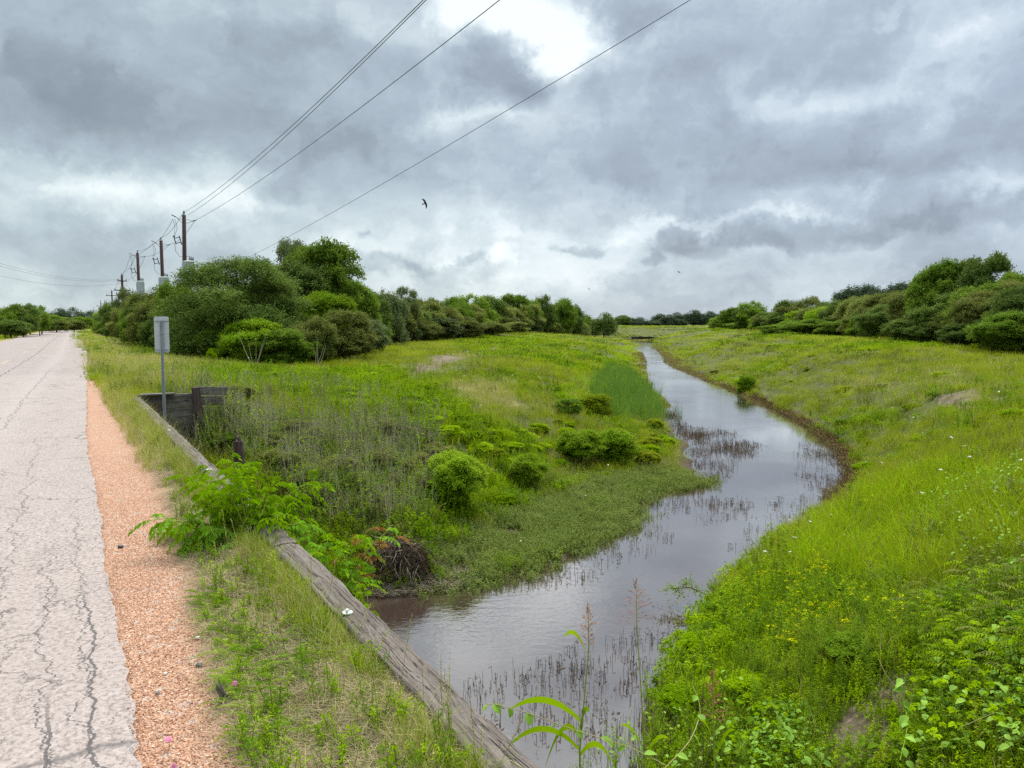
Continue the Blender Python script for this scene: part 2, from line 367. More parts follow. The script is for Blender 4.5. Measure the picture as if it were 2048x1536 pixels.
# ------------------------------------------------------------------ materials
def mat(name):
    m = bpy.data.materials.new(name); m.use_nodes = True; t = NT(m.node_tree); t.n.clear()
    return m, t
def finish(t, col, rough=0.8, bump=None, bump_d=0.01, metal=0.0, spec=0.5, strength=1.0):
    p = t.new('ShaderNodeBsdfPrincipled'); t.put(p.inputs['Base Color'], col); t.put(p.inputs['Roughness'], rough)
    t.put(p.inputs['Metallic'], metal); p.inputs['Specular IOR Level'].default_value = spec
    if bump is not None:
        b = t.new('ShaderNodeBump'); b.inputs['Distance'].default_value = bump_d; b.inputs['Strength'].default_value = strength
        t.put(b.inputs['Height'], bump); t.l.new(b.outputs[0], p.inputs['Normal'])
    o = t.new('ShaderNodeOutputMaterial'); t.l.new(p.outputs[0], o.inputs[0]); return p
def leaf_mat(name, c1, c2, c3=None, trans=0.38, patch=0.25, rough=0.7, world_var=0.35, gloss=0.02):
    """foliage: colour varies per leaf and in broad patches over the ground"""
    m, t = mat(name)
    geo = t.new('ShaderNodeNewGeometry'); oi = t.new('ShaderNodeObjectInfo')
    rl = geo.outputs['Random Per Island']; ro = oi.outputs['Random']
    a = t.mix(rl, c1, c2)
    f = t.m('ADD', t.m('MULTIPLY', ro, 1 - world_var), t.m('MULTIPLY', t.mr(t.noise(geo.outputs['Position'], patch, 3, .6), .35, .65), world_var))
    a = t.mix(t.m('MULTIPLY', f, .8), a, c3 if c3 else c2)
    val = t.m('ADD', .78, t.m('MULTIPLY', ro, .44))
    hs = t.new('ShaderNodeHueSaturation'); hs.inputs['Saturation'].default_value = 1.06; t.put(hs.inputs['Value'], val); t.put(hs.inputs['Color'], a)
    t.put(hs.inputs['Hue'], t.m('ADD', .488, t.m('MULTIPLY', rl, .024)))
    p = t.new('ShaderNodeBsdfPrincipled'); t.l.new(hs.outputs[0], p.inputs['Base Color']); p.inputs['Roughness'].default_value = rough
    p.inputs['Specular IOR Level'].default_value = gloss
    tr = t.new('ShaderNodeBsdfTranslucent'); t.l.new(hs.outputs[0], tr.inputs[0])
    mx = t.new('ShaderNodeMixShader'); mx.inputs[0].default_value = trans
    t.l.new(p.outputs[0], mx.inputs[1]); t.l.new(tr.outputs[0], mx.inputs[2])
    o = t.new('ShaderNodeOutputMaterial'); t.l.new(mx.outputs[0], o.inputs[0]); return m

# ground: soil and thatch, bare dirt, mud, dry straw by painted zones
M_ground, t = mat('ground')
pos = t.new('ShaderNodeNewGeometry').outputs['Position']
zn = t.new('ShaderNodeAttribute', attribute_name='zone'); zr, zg, zb = t.sep(zn.outputs['Color'])
na = t.noise(pos, 2.2, 6, .65); nb = t.noise(pos, 14, 6, .7); nc = t.noise(pos, .35, 4, .6)
soil = t.mix(t.mr(na, .35, .65), (.055, .062, .018), (.12, .135, .032))
soil = t.mix(t.m('MULTIPLY', t.mr(nb, .5, .75), .7), soil, (.20, .165, .09))
dirt = t.mix(t.mr(nb, .38, .66), (.10, .07, .045), (.33, .25, .18))
dirt = t.mix(t.mr(na, .45, .6), dirt, (.11, .095, .04))
mud = t.mix(nb, (.045, .028, .02), (.11, .075, .05))
straw = t.mix(nb, (.22, .18, .07), (.36, .29, .13))
def zmask(z): return t.mr(t.m('ADD', z, t.m('MULTIPLY', t.m('SUBTRACT', na, .5), .9)), .38, .62)
c = t.mix(zmask(zb), soil, straw); c = t.mix(zmask(zr), c, dirt)
px_, py_, pz_ = t.sep(pos)
c = t.mix(t.mr(t.m('ADD', pz_, t.m('MULTIPLY', t.m('SUBTRACT', na, .5), .3)), -2.78, -2.92), c, mud)
finish(t, c, .95, t.m('ADD', t.m('MULTIPLY', na, .6), t.m('MULTIPLY', nb, .4)), .08, spec=.2)

# asphalt with cracks; UV = metres along / across the road
M_road, t = mat('asphalt')
uv = t.new('ShaderNodeUVMap'); uv.uv_map = 'UVMap'; u, v, _ = t.sep(uv.outputs[0])
p2 = t.comb(u, v, 0.0)
grit = t.voro(p2, 62, 'F1', 'Color'); gr = t.sep(grit)[0]
g2 = t.noise(p2, 38, 3, .7); big = t.noise(p2, .35, 4, .6); mid = t.noise(p2, 3.5, 5, .65)
near = t.mr(t.m('ADD', u, t.m('MULTIPLY', v, .5)), 27.2, 26.6)
c = t.mix(near, (.255, .195, .168), (.33, .265, .232))
c = t.mix(t.m('MULTIPLY', t.mr(u, 5, 34), .45), c, (.33, .28, .26))
c = t.mix(t.mr(gr, .0, 1.0, 0, .42), c, (.58, .49, .44))
c = t.mix(t.mr(t.m('MULTIPLY', g2, t.m('ADD', .8, t.m('MULTIPLY', mid, .4))), .49, .60, 0, .62), c, (.10, .08, .07))
c = t.mix(t.mr(big, .35, .65, 0, .4), c, (.34, .275, .24))
wl = t.mr(t.m('ABSOLUTE', t.m('ADD', v, 1.05)), .0, .5, .28, 0); c = t.mix(wl, c, (.44, .375, .34))       # polished wheel tracks
# alligator cracking
wv = t.new('ShaderNodeVectorMath', operation='MULTIPLY_ADD'); t.put(wv.inputs[0], t.noise(p2, 5, 5, .65, color=True)); wv.inputs[1].default_value = (.42, .42, 0); t.put(wv.inputs[2], p2)
cw_ = t.vm('MULTIPLY', wv.outputs[0], (.75, 1.15, 1))
e1 = t.voro(cw_, 2.3, 'DISTANCE_TO_EDGE'); e2 = t.voro(wv.outputs[0], 6.0, 'DISTANCE_TO_EDGE')
k1 = t.m('MULTIPLY', t.mr(e1, .002, .014, 1, 0), t.mr(t.noise(p2, .7, 4, .65), .48, .64, 0, .9))
k2 = t.m('MULTIPLY', t.mr(e2, .001, .016, 1, 0), t.mr(t.noise(p2, .9, 4, .65), .55, .68, 0, .6))
# long cracks that run with the road
def longcrack(v0, wd, amp, sd, a, b):
    wig = t.m('MULTIPLY', t.m('SUBTRACT', t.noise(t.comb(u, float(sd), 0.0), 1.6, 6, .72), .5), amp)
    dd = t.m('ABSOLUTE', t.m('SUBTRACT', t.m('ADD', v, wig), v0))
    wdn = t.m('MULTIPLY', wd, t.m('ADD', .2, t.m('MULTIPLY', t.noise(t.comb(u, float(sd + 7), 0.0), 5, 4, .7), 1.9)))
    q = t.m('LESS_THAN', dd, wdn)
    return t.m('MULTIPLY', q, t.m('MULTIPLY', t.mr(u, a, a + .1), t.mr(u, b, b + .5, 1, 0)))
cr = [longcrack(.03, .0055, .26, 1, .4, 4.9), longcrack(.0, .003, .5, 3, .4, 7), longcrack(-.13, .006, .18, 5, .2, 3.4), longcrack(-.16, .003, .4, 7, .2, 6), longcrack(-.95, .005, .5, 9, 1, 30), longcrack(-2.1, .012, .25, 13, 0, 150), longcrack(-.4, .003, .6, 15, 2.0, 12)]
kk = t.m('MAXIMUM', k1, k2)
for q in cr: kk = t.m('MAXIMUM', kk, q)
tr_ = t.m('MULTIPLY', t.mr(t.m('ABSOLUTE', t.m('SUBTRACT', t.m('MODULO', t.m('ADD', u, t.m('MULTIPLY', t.noise(p2, .8, 4, .6), .7)), 7.3), 3.5)), .0, .03, 1, 0), t.mr(t.noise(p2, .9, 3, .6), .42, .5))
kk = t.m('MAXIMUM', kk, t.m('MULTIPLY', tr_, .8))
c = t.mix(t.m('MULTIPLY', kk, .78), c, (.055, .05, .05))
# worn yellow dashes
dash = t.m('MULTIPLY', t.m('LESS_THAN', t.m('ABSOLUTE', t.m('ADD', v, 2.75)), .06), t.m('LESS_THAN', t.m('MODULO', u, 12.0), 3.0))
dash = t.m('MULTIPLY', dash, t.mr(t.noise(p2, 9, 4, .7), .38, .55, .1, .75))
c = t.mix(t.m('MULTIPLY', dash, .55), c, (.58, .43, .16))
hgt = t.m('SUBTRACT', t.m('ADD', t.m('MULTIPLY', gr, .35), t.m('MULTIPLY', g2, .65)), t.m('MULTIPLY', kk, 2.2))
finish(t, c, .9, hgt, .006, spec=.25, strength=.9)

# orange pea gravel turning into thatch and soil away from the asphalt
M_grav, t = mat('gravel')
uv = t.new('ShaderNodeUVMap'); uv.uv_map = 'UVMap'; u, v, _ = t.sep(uv.outputs[0]); p2 = t.comb(u, v, 0.0)
vc = t.new('ShaderNodeTexVoronoi'); t.put(vc.inputs['Vector'], p2); vc.inputs['Scale'].default_value = 120
cr_, cg_, cb_ = t.sep(vc.outputs['Color'])
peb = t.ramp(cr_, [(0, (.24, .115, .065)), (.25, (.41, .200, .112)), (.55, (.51, .268, .155)), (.8, (.59, .355, .23)), (.93, (.74, .56, .42)), (1, (.16, .11, .09))])
peb = t.mix(t.mr(t.noise(p2, 1.6, 5, .6), .35, .7, 0, .45), peb, (.43, .222, .13))
vs = t.voro(p2, 26, 'F1', 'Color'); peb = t.mix(t.mr(t.sep(vs)[1], .93, .96, 0, .6), peb, (.5, .4, .33))
s1 = t.noise(p2, 30, 6, .75); s2 = t.noise(p2, 6, 5, .7)
st2 = t.noise(t.vm('MULTIPLY', wv_ if False else p2, (26, 90, 1)), 1.0, 4, .7)
th = t.mix(t.mr(s1, .35, .65), (.10, .075, .045), (.30, .235, .14)); th = t.mix(t.mr(s2, .5, .62, 0, .7), th, (.13, .13, .035))
th = t.mix(t.mr(s2, .30, .42, .55, 0), th, (.34, .17, .09))
at = t.new('ShaderNodeAttribute', attribute_name='edge').outputs['Fac']
ed = t.m('ADD', at, t.m('MULTIPLY', t.m('SUBTRACT', t.noise(p2, 4.5, 6, .7), .5), .55))
f = t.mr(ed, -.16, .14)
c = t.mix(f, peb, th)
hgt = t.m('MULTIPLY', t.mr(vc.outputs['Distance'], 0, .6, 1, 0), t.mr(f, 0, 1, 1, .3))
finish(t, c, .85, t.m('ADD', hgt, t.m('MULTIPLY', s1, .6)), .007, spec=.3)

# brown pond water
M_water, t = mat('water')
pos = t.new('ShaderNodeNewGeometry').outputs['Position']
rp = t.vm('MULTIPLY', pos, (1.0, 1.6, 1.0))
wmask = t.mr(t.noise(pos, .16, 3, .5), .42, .62, .12, 1)
wn = t.m('ADD', t.m('MULTIPLY', t.noise(rp, 5.0, 3, .55, .6), .7), t.m('MULTIPLY', t.noise(rp, 16, 2, .5), .25))
wn = t.m('MULTIPLY', wn, wmask)
brn = t.mix(t.mr(t.noise(pos, .5, 4, .6), .4, .7), (.055, .034, .026), (.095, .064, .050))
bp_ = t.new('ShaderNodeBump'); bp_.inputs['Distance'].default_value = .012; bp_.inputs['Strength'].default_value = .5; t.put(bp_.inputs['Height'], wn)
df = t.new('ShaderNodeBsdfDiffuse'); t.put(df.inputs[0], brn)
gl = t.new('ShaderNodeBsdfGlossy'); gl.inputs['Roughness'].default_value = .03; t.put(gl.inputs[0], (.93, .92, .915)); t.l.new(bp_.outputs[0], gl.inputs['Normal'])
lw = t.new('ShaderNodeLayerWeight'); lw.inputs[0].default_value = .5
fac = t.m('ADD', .12, t.m('MULTIPLY', t.m('POWER', lw.outputs['Facing'], 2.1), .86), clamp=True)
mxs = t.new('ShaderNodeMixShader'); t.put(mxs.inputs[0], fac); t.l.new(df.outputs[0], mxs.inputs[1]); t.l.new(gl.outputs[0], mxs.inputs[2])
om = t.new('ShaderNodeOutputMaterial'); t.l.new(mxs.outputs[0], om.inputs[0])

def wood(name, c1, c2, c3, along='x', sc=1.0):
    m, t = mat(name); oc = t.new('ShaderNodeTexCoord').outputs['Object']
    st_ = {'x': (1.2, 22, 22), 'z': (22, 22, 1.2), 'y': (22, 1.2, 22)}[along]
    q = t.vm('MULTIPLY', oc, tuple(a * sc for a in st_))
    wq = t.new('ShaderNodeVectorMath', operation='MULTIPLY_ADD'); t.put(wq.inputs[0], t.noise(oc, 2.2, 3, .5, color=True)); wq.inputs[1].default_value = (1.5, 1.5, 1.5); t.put(wq.inputs[2], q)
    n1 = t.noise(wq.outputs[0], 1.0, 6, .7); n2 = t.noise(t.vm('MULTIPLY', wq.outputs[0], (1, 3, 3) if along == 'x' else (3, 3, 1)), 1.4, 5, .75); n3 = t.noise(oc, 3, 4, .6)
    c = t.mix(t.mr(n1, .40, .60), c1, c2); c = t.mix(t.mr(n3, .4, .65, 0, .6), c, c3)
    ck = t.mr(n2, .575, .64); c = t.mix(t.m('MULTIPLY', ck, .85), c, tuple(a * .12 for a in c1))
    fine = t.mr(t.noise(t.vm('MULTIPLY', wq.outputs[0], (1, 2.5, 2.5) if along == 'x' else (2.5, 2.5, 1)), 3, 4, .8), .5, .62, 0, .5); c = t.mix(fine, c, tuple(min(1, a * 1.4) for a in c2))
    finish(t, c, .9, t.m('SUBTRACT', n1, t.m('MULTIPLY', ck, 1.3)), .008, spec=.2); return m
M_timber = wood('weathered_timber', (.082, .065, .052), (.185, .155, .13), (.12, .09, .07))
M_timber_z = wood('weathered_post', (.05, .033, .028), (.12, .09, .072), (.06, .035, .03), 'z')
M_plank = wood('grey_plank', (.10, .09, .072), (.22, .195, .16), (.075, .07, .045))
M_pole = wood('creosote_pole', (.035, .02, .018), (.075, .045, .04), (.055, .03, .027), 'z')
M_poleg = wood('grey_pole', (.17, .15, .13), (.28, .26, .24), (.14, .12, .11), 'z')
def flat(name, col, rough=.6, metal=0.0, var=.2, sc=6, bump=None):
    m, t = mat(name); oc = t.new('ShaderNodeTexCoord').outputs['Object']
    n = t.noise(oc, sc, 5, .65)
    c = t.mix(t.mr(n, .3, .7), tuple(a * (1 - var) for a in col), tuple(min(1, a * (1 + var)) for a in col))
    finish(t, c, rough, n, .003, metal); return m
M_alum = flat('aluminium', (.50, .53, .54), .5, .3, .08)
M_galv = flat('galvanised_steel', (.30, .33, .34), .5, .5, .12, 18)
M_tank = flat('painted_steel', (.50, .54, .56), .45, 0, .08, 3)
M_tankw = flat('pale_paint', (.62, .64, .63), .5, 0, .06, 3)
M_dark = flat('dark_metal', (.05, .055, .06), .5, .3, .2)
M_ceram = flat('insulator', (.16, .17, .18), .35, 0, .2)
M_wire = flat('wire', (.06, .065, .07), .5, .2, .1)
M_bird = flat('feathers', (.012, .012, .014), .7, 0, .3)
M_white = flat('white_paint', (.75, .74, .68), .5, 0, .08, 20)
M_bark = flat('bark', (.10, .085, .07), .95, 0, .35, 9)
M_root = flat('roots', (.045, .032, .027), .95, 0, .4, 12)
M_concrete = flat('concrete', (.22, .21, .19), .9, 0, .3, 2)

# ------------------------------------------------------------------ ground sheet
az = np.unique(np.r_[np.linspace(-44, 44, 441), np.linspace(44, 316, 100)])[:-1]
az = np.radians(az); NA = len(az)
rr = np.r_[0.5, np.exp(np.arange(math.log(0.8), math.log(3200), .0135))]; NR = len(rr)
RRg, AAg = np.meshgrid(rr, az, indexing='ij')
GX, GY = (RRg * np.sin(AAg)).ravel(), (RRg * np.cos(AAg)).ravel()
GZ = height(GX, GY)
i = np.arange(NR - 1)[:, None] * NA; j = np.arange(NA)[None]; j2 = (j + 1) % NA
Fq = np.stack([i + j, i + NA + j, i + NA + j2, i + j2], -1).reshape(-1, 4)
me = mesh_np('ground', np.stack([GX, GY, GZ], -1), Fq, smooth=True)
Z_DIRT = [region(q) for q in (
    [(1680, 1440), (1740, 1380), (1790, 1330), (1850, 1350), (1870, 1410), (1840, 1470), (1800, 1530), (1740, 1560), (1640, 1540), (1650, 1480)],
    [(1870, 795), (1960, 780), (2040, 790), (2000, 812), (1930, 830), (1880, 815)],
    [(1715, 755), (1745, 752), (1760, 770), (1725, 775)])]
KEEP_OUT = region([(1660, 1430), (1850, 1330), (1880, 1440), (1850, 1536), (1800, 1600), (1640, 1590), (1600, 1500)])
TRACK_OUT = region([(760, 778), (835, 738), (930, 709), (1000, 693), (1018, 700), (925, 733), (850, 766), (800, 784)])
Z_TRACK = [region(q) for q in ([(770, 755), (835, 725), (930, 700), (1000, 688), (1015, 695), (925, 720), (850, 745), (800, 762)],)]
Z_DRY = [region(q) for q in (
    [(900, 765), (960, 755), (1020, 790), (1040, 815), (960, 815), (910, 790)], [(165, 668), (195, 668), (260, 705), (400, 745), (400, 775), (260, 782), (190, 745)], [(1650, 760), (1830, 740), (2040, 760), (2040, 800), (1900, 850), (1780, 800)])]
zone = np.zeros((len(GX), 4), np.float32); zone[:, 3] = 1
for q in Z_DIRT: zone[inside(q, GX, GY), 0] = 1
for q in Z_TRACK: zone[inside(q, GX, GY), 0] = .85
for q in Z_DRY[:2]: zone[inside(q, GX, GY), 2] = .75
s_, t_ = st(GX, GY)
zone[(np.abs(s_ - 9) > 8) & (t_ < edge_off(s_) + 1.3) & (t_ > -8), 2] = .8
ca = me.color_attributes.new('zone', 'FLOAT_COLOR', 'POINT'); ca.data.foreach_set('color', zone.ravel())
ground = tag(link('ground', me, mats=[M_ground]), 'grassy banks and levees rolling down to the ditch', kind='structure')

# water sheet
me = mesh_np('water', [(-40, -30, WATER), (90, -30, WATER), (90, 245, WATER), (-40, 245, WATER)], [(0, 1, 2, 3)])
tag(link('water', me, mats=[M_water]), 'still brown ditch water reflecting clouds', kind='structure')

# road and shoulder strips
ss = np.unique(np.r_[np.arange(-30, 20, .04), np.arange(20, 60, .2), np.arange(60, 262, 1.0)])
def bend(s):                       # the whole road drifts with its right edge in the far distance
    return edge_off(s) - .17
def soil_rise(s, t):
    q = np.clip((t - .72) / .40, 0, 1); return .085 * q * q * (3 - 2 * q) * np.clip((17.6 - s) / .6, 0, 1) * (.65 + .7 * fbm(s * 1.1, s * 0, 88, 3))
def strip(name, tl, tr, z, m, edgefn=None):
    nT = tl.shape[1] if tl.ndim > 1 else 0
    V = []; UV = []
    NC = 17; cols = np.linspace(0, 1, NC)
    s2 = np.repeat(ss[:, None], NC, 1); tt = tl[:, None] * (1 - cols) + tr[:, None] * cols
    X = -s2 * SA + tt * CA; Y = s2 * CA + tt * SA; Zz = z + (soil_rise(s2, tt) if edgefn is not None else np.zeros_like(X))
    V = np.stack([X, Y, Zz], -1).reshape(-1, 3); n = len(ss)
    a = (np.arange(n - 1)[:, None] * NC + np.arange(NC - 1)[None]).ravel()
    F = np.stack([a, a + NC, a + NC + 1, a + 1], -1)
    me = mesh_np(name, V, F); uvl = me.uv_layers.new(name='UVMap')
    idx = F[:, :].ravel()
    lv = np.empty(len(me.loops), np.int32); me.loops.foreach_get('vertex_index', lv)
    tu = (tt - bend(ss)[:, None]).ravel()
    uvl.data.foreach_set('uv', np.stack([s2.ravel()[lv], tu[lv]], -1).ravel())
    if edgefn is not None:
        e = edgefn(s2.ravel(), tu); at = me.attributes.new('edge', 'FLOAT', 'POINT'); at.data.foreach_set('value', e.astype(np.float32))
    return tag(link(name, me, mats=[m]), kind='structure')
jag = (fbm(ss * 1.3, ss * 0, 11, 3) - .47) * .05 + (fbm(ss * 14, ss * 0, 12, 3) - .43) * .045
eo = edge_off(ss)
wd = np.interp(ss, [0, 60, 120, 260], [5.8, 6.0, 5.6, 5.2])
o = strip('road', eo - wd, eo + jag, 0.0, M_road); o['label'] = 'pale cracked asphalt country road bending away'
gr_edge = lambda s, t: t - np.interp(s, [0, 2, 3.6, 5.5, 8, 11, 14, 18, 22, 25, 28], [.42, .42, .60, .66, .80, .85, .88, .80, .62, .4, .1])
o = strip('gravel_shoulder', eo - .35, eo + .98, -.03, M_grav, gr_edge); o['label'] = 'orange gravel shoulder along the asphalt edge'

# ------------------------------------------------------------------ timber bridge
AX = Matrix.Rotation(PI / 2 + AZ, 3, 'Z')    # local x runs along the road
def rbox(mb, s0, s1, t0, t1, z0, z1, jit=0):
    c = road((s0 + s1) / 2, (t0 + t1) / 2, (z0 + z1) / 2)
    mb.box(c, (s1 - s0, t1 - t0, z1 - z0), ax=AX)
def rel(o, root):
    o.parent = root; return o
bridge = thing('timber_bridge', 'low timber road bridge with a weathered kerb beam over the ditch', 'bridge', road(9, 0, 0), PI / 2 + AZ)
Binv = Matrix.Translation(bridge.location) @ Matrix.Rotation(PI / 2 + AZ, 4, 'Z'); Binv.invert()
def bpart(name, mb, m, parent=None, bevel=0.0, smooth=False):
    mb.v = [tuple(Binv @ Vector(p)) for p in mb.v]
    o = mb.build(name, m, None, smooth, bevel); o.parent = parent or bridge; return o
mb = MB(); rbox(mb, BR0 - .3, BR1 + .3, -6.4, 1.335, -.42, -.062); bpart('deck', mb, M_concrete)
# kerb beam: two long weathered timbers butted at mid-span, subdivided and gently uneven
def kerb(s0, s1, seed):
    n = int((s1 - s0) / .05); V = []; F = []
    prof = [(-.095, -.10), (-.095, .085), (-.083, .10), (-.03, .106), (.03, .107), (.083, .10), (.095, .085), (.095, -.10)]
    for i in range(n + 1):
        s = s0 + (s1 - s0) * i / n
        for j, (a, b) in enumerate(prof):
            w_ = (fbm(np.array([s * 1.3]), np.array([j * 3.1]), seed)[0] - .47) * .035 * (1.6 if j in (1, 2, 5, 6) else .7)
            e_ = (vnoise(np.array([s * 9.0]), np.array([j * 5.3]), seed + 3)[0] - .5) * .010
            V.append(road(s, 1.26 + a * .9 + w_ * .4 + e_, .012 + b * .95 + w_ * .4 + e_))
    m_ = len(prof)
    for i in range(n):
        for j in range(m_): F.append((i * m_ + j, (i + 1) * m_ + j, (i + 1) * m_ + (j + 1) % m_, i * m_ + (j + 1) % m_))
    F.append(tuple(range(m_))); F.append(tuple(n * m_ + k for k in range(m_ - 1, -1, -1)))
    mb = MB(); mb.add(V, F); return mb
kb1 = bpart('kerb_beam', kerb(.35, 5.15, 21), M_timber); kb2 = bpart('kerb_beam', kerb(5.17, BR1 - .2, 22), M_timber)
def bolt(s, t, z, par):
    mb = MB(); c = road(s, t, z)
    mb.tube([c, c + np.array([0, 0, .006])], [.027, .026], 14); mb.tube([c + np.array([0, 0, .006]), c + np.array([0, 0, .02])], [.014, .010], 6)
    o = bpart('bolt', mb, M_white); o.parent = par; return o
p = at_z(695, 1226, .115); s, t2 = st(p[0], p[1]); bolt(s, min(max(t2, 1.20), 1.30), .115, kb1)
for s in (8.2, 11.5, 14.6): bolt(s, 1.25, .113, kb2)
for s in np.arange(.8, 17, 1.22):
    mb = MB(); rbox(mb, s, s + .3, 1.18, 1.33, -.062, -.05); bpart('spacer_block', mb, M_timber)
mb = MB(); rbox(mb, BR0 - .1, BR1, 1.18, 1.325, -.86, -.425); bpart('stringer', mb, M_timber)
for k in range(5):
    mb = MB(); rbox(mb, BR0 + .2, BR1 - .2, -5.6 + k * 1.3, -5.4 + k * 1.3, -.82, -.425); bpart('stringer', mb, M_timber)
for s in (5.6, 9.4, 13.2):
    for t2 in (-5.2, -3.0, -.9, .95):
        mb = MB(); a = road(s, t2, -3.9); b = road(s, t2, -.862); mb.tube([a, b], [.17, .15], 12); bpart('pile', mb, M_pole, smooth=True)
    mb = MB(); rbox(mb, s - .15, s + .15, -5.8, 1.09, -1.16, -.866); bpart('pile_cap', mb, M_timber)
mb = MB(); rbox(mb, BR0 - .32, BR0 - .12, -6.5, 1.3, -2.6, -.43); bpart('abutment', mb, M_plank)
mb = MB(); rbox(mb, BR1 + .02, BR1 + .16, -6.5, 1.28, -2.8, -.43); bpart('abutment', mb, M_plank)

# wing wall of horizontal planks with leaning posts
wall = thing('plank_retaining_wall', 'grey plank retaining wall with a leaning post at the far bridge corner', 'retaining wall', road(BR1 + .1, 2.4, -1.2), AZ)
Winv = Matrix.Translation(wall.location) @ Matrix.Rotation(AZ, 4, 'Z'); Winv.invert()
def wpart(name, mb, m, bevel=0.0):
    mb.v = [tuple(Winv @ Vector(p)) for p in mb.v]; return mb.build(name, m, wall, False, bevel)
zt = .12
for k in range(7):
    z1 = zt - k * .255; mb = MB(); d_ = random.uniform(-.012, .012)
    rbox(mb, BR1 + .06 + d_, BR1 + .12 + d_, 1.30 + random.uniform(0, .04), (2.52 if k else 2.40), z1 - .245, z1); wpart('plank', mb, M_plank, .006)
mb = MB()
c = road(BR1 + .02, 2.74, .16); mb.box(c, (.05, .60, .17), ax=AX @ Matrix.Rotation(R(3), 3, 'X')); wpart('plank', mb, M_plank, .006)
mb = MB(); c = road(BR1 + .04, 2.72, -.05); mb.box(c, (.05, .5, .19), ax=AX @ Matrix.Rotation(R(2), 3, 'X')); wpart('plank', mb, M_plank, .006)
mb = MB(); mb.tube([road(BR1 - .05, 2.50, -1.9), road(BR1 - .06, 2.46, -.6), road(BR1 - .10, 2.40, .26)], [.11, .10, .09], 9); wpart('post', mb, M_timber_z)
mb = MB(); rbox(mb, BR1 - .12, BR1 + .04, 1.62, 1.78, -1.9, -.02); wpart('post', mb, M_timber_z, .01)
mb = MB(); rbox(mb, BR1 - .10, BR1 + .13, 1.34, 2.0, .125, .155); wpart('cap', mb, M_plank, .006)
# broken pile in front of the bank
pc = at_d(484, 985, 13.2); b_ = hz1(pc[0], pc[1]); top = at_d(476, 882, 13.2)
pile = thing('broken_timber_pile', 'dark broken timber pile leaning below the bridge in front of dead stalks', 'pile', (pc[0], pc[1], b_))
mb = MB(); mb.tube([(0, 0, -.4), (0.0, 0, .4), tuple(top - np.array([pc[0], pc[1], b_]))], [.11, .10, .08], 10)
e = top - np.array([pc[0], pc[1], b_])
for k in range(5): mb.tube([e + np.array([random.uniform(-.07, .07), 0, -.05]), e + np.array([random.uniform(-.09, .09), 0, random.uniform(.03, .16)])], [.03, .006], 5)
o = mb.build('shaft', M_timber_z, pile)

# ------------------------------------------------------------------ sign seen from behind
sp = at_d(327, 770, 15.2); zb = -.35; 
sign = thing('road_sign', 'back of a narrow upright grey metal sign on a steel post by the bridge corner', 'road sign', (sp[0], sp[1], zb), R(20))
zt = at_d(327, 633, 15.2)[2] - zb; zl = at_d(327, 705, 15.2)[2] - zb; wS = 27 * 15.2 / FPX
mb = MB(); mb.box((0, 0, zt / 2 - .12), (.055, .035, zt - .16 + .24)); mb.box((-.022, -.028, zt / 2), (.008, .02, zt - .18)); mb.box((.022, -.028, zt / 2), (.008, .02, zt - .18)); mb.build('post', M_galv, sign)
V = []; rd = .03; hw, hh = wS / 2, (zt - zl) / 2; zc_ = (zt + zl) / 2
for cx, cz_, a0 in ((hw - rd, hh - rd, 0), (-hw + rd, hh - rd, 90), (-hw + rd, -hh + rd, 180), (hw - rd, -hh + rd, 270)):
    for k in range(6): a = R(a0 + 18 * k); V.append((cx + rd * math.cos(a), zc_ + cz_ + rd * math.sin(a)))
n = len(V); mb = MB()
mb.add([(x, .022, z) for x, z in V] + [(x, .028, z) for x, z in V], [tuple(range(n)), tuple(range(2 * n - 1, n - 1, -1))] + [(k, (k + 1) % n, n + (k + 1) % n, n + k) for k in range(n)])
mb.build('panel', M_alum, sign)
for zz in (zt - .09, zl + .05):
    mb = MB(); mb.box((0, -.042, zz), (.02, .012, .02)); mb.box((0, .012, zz), (wS * .92, .016, .012)); mb.build('bracket', M_galv, sign)

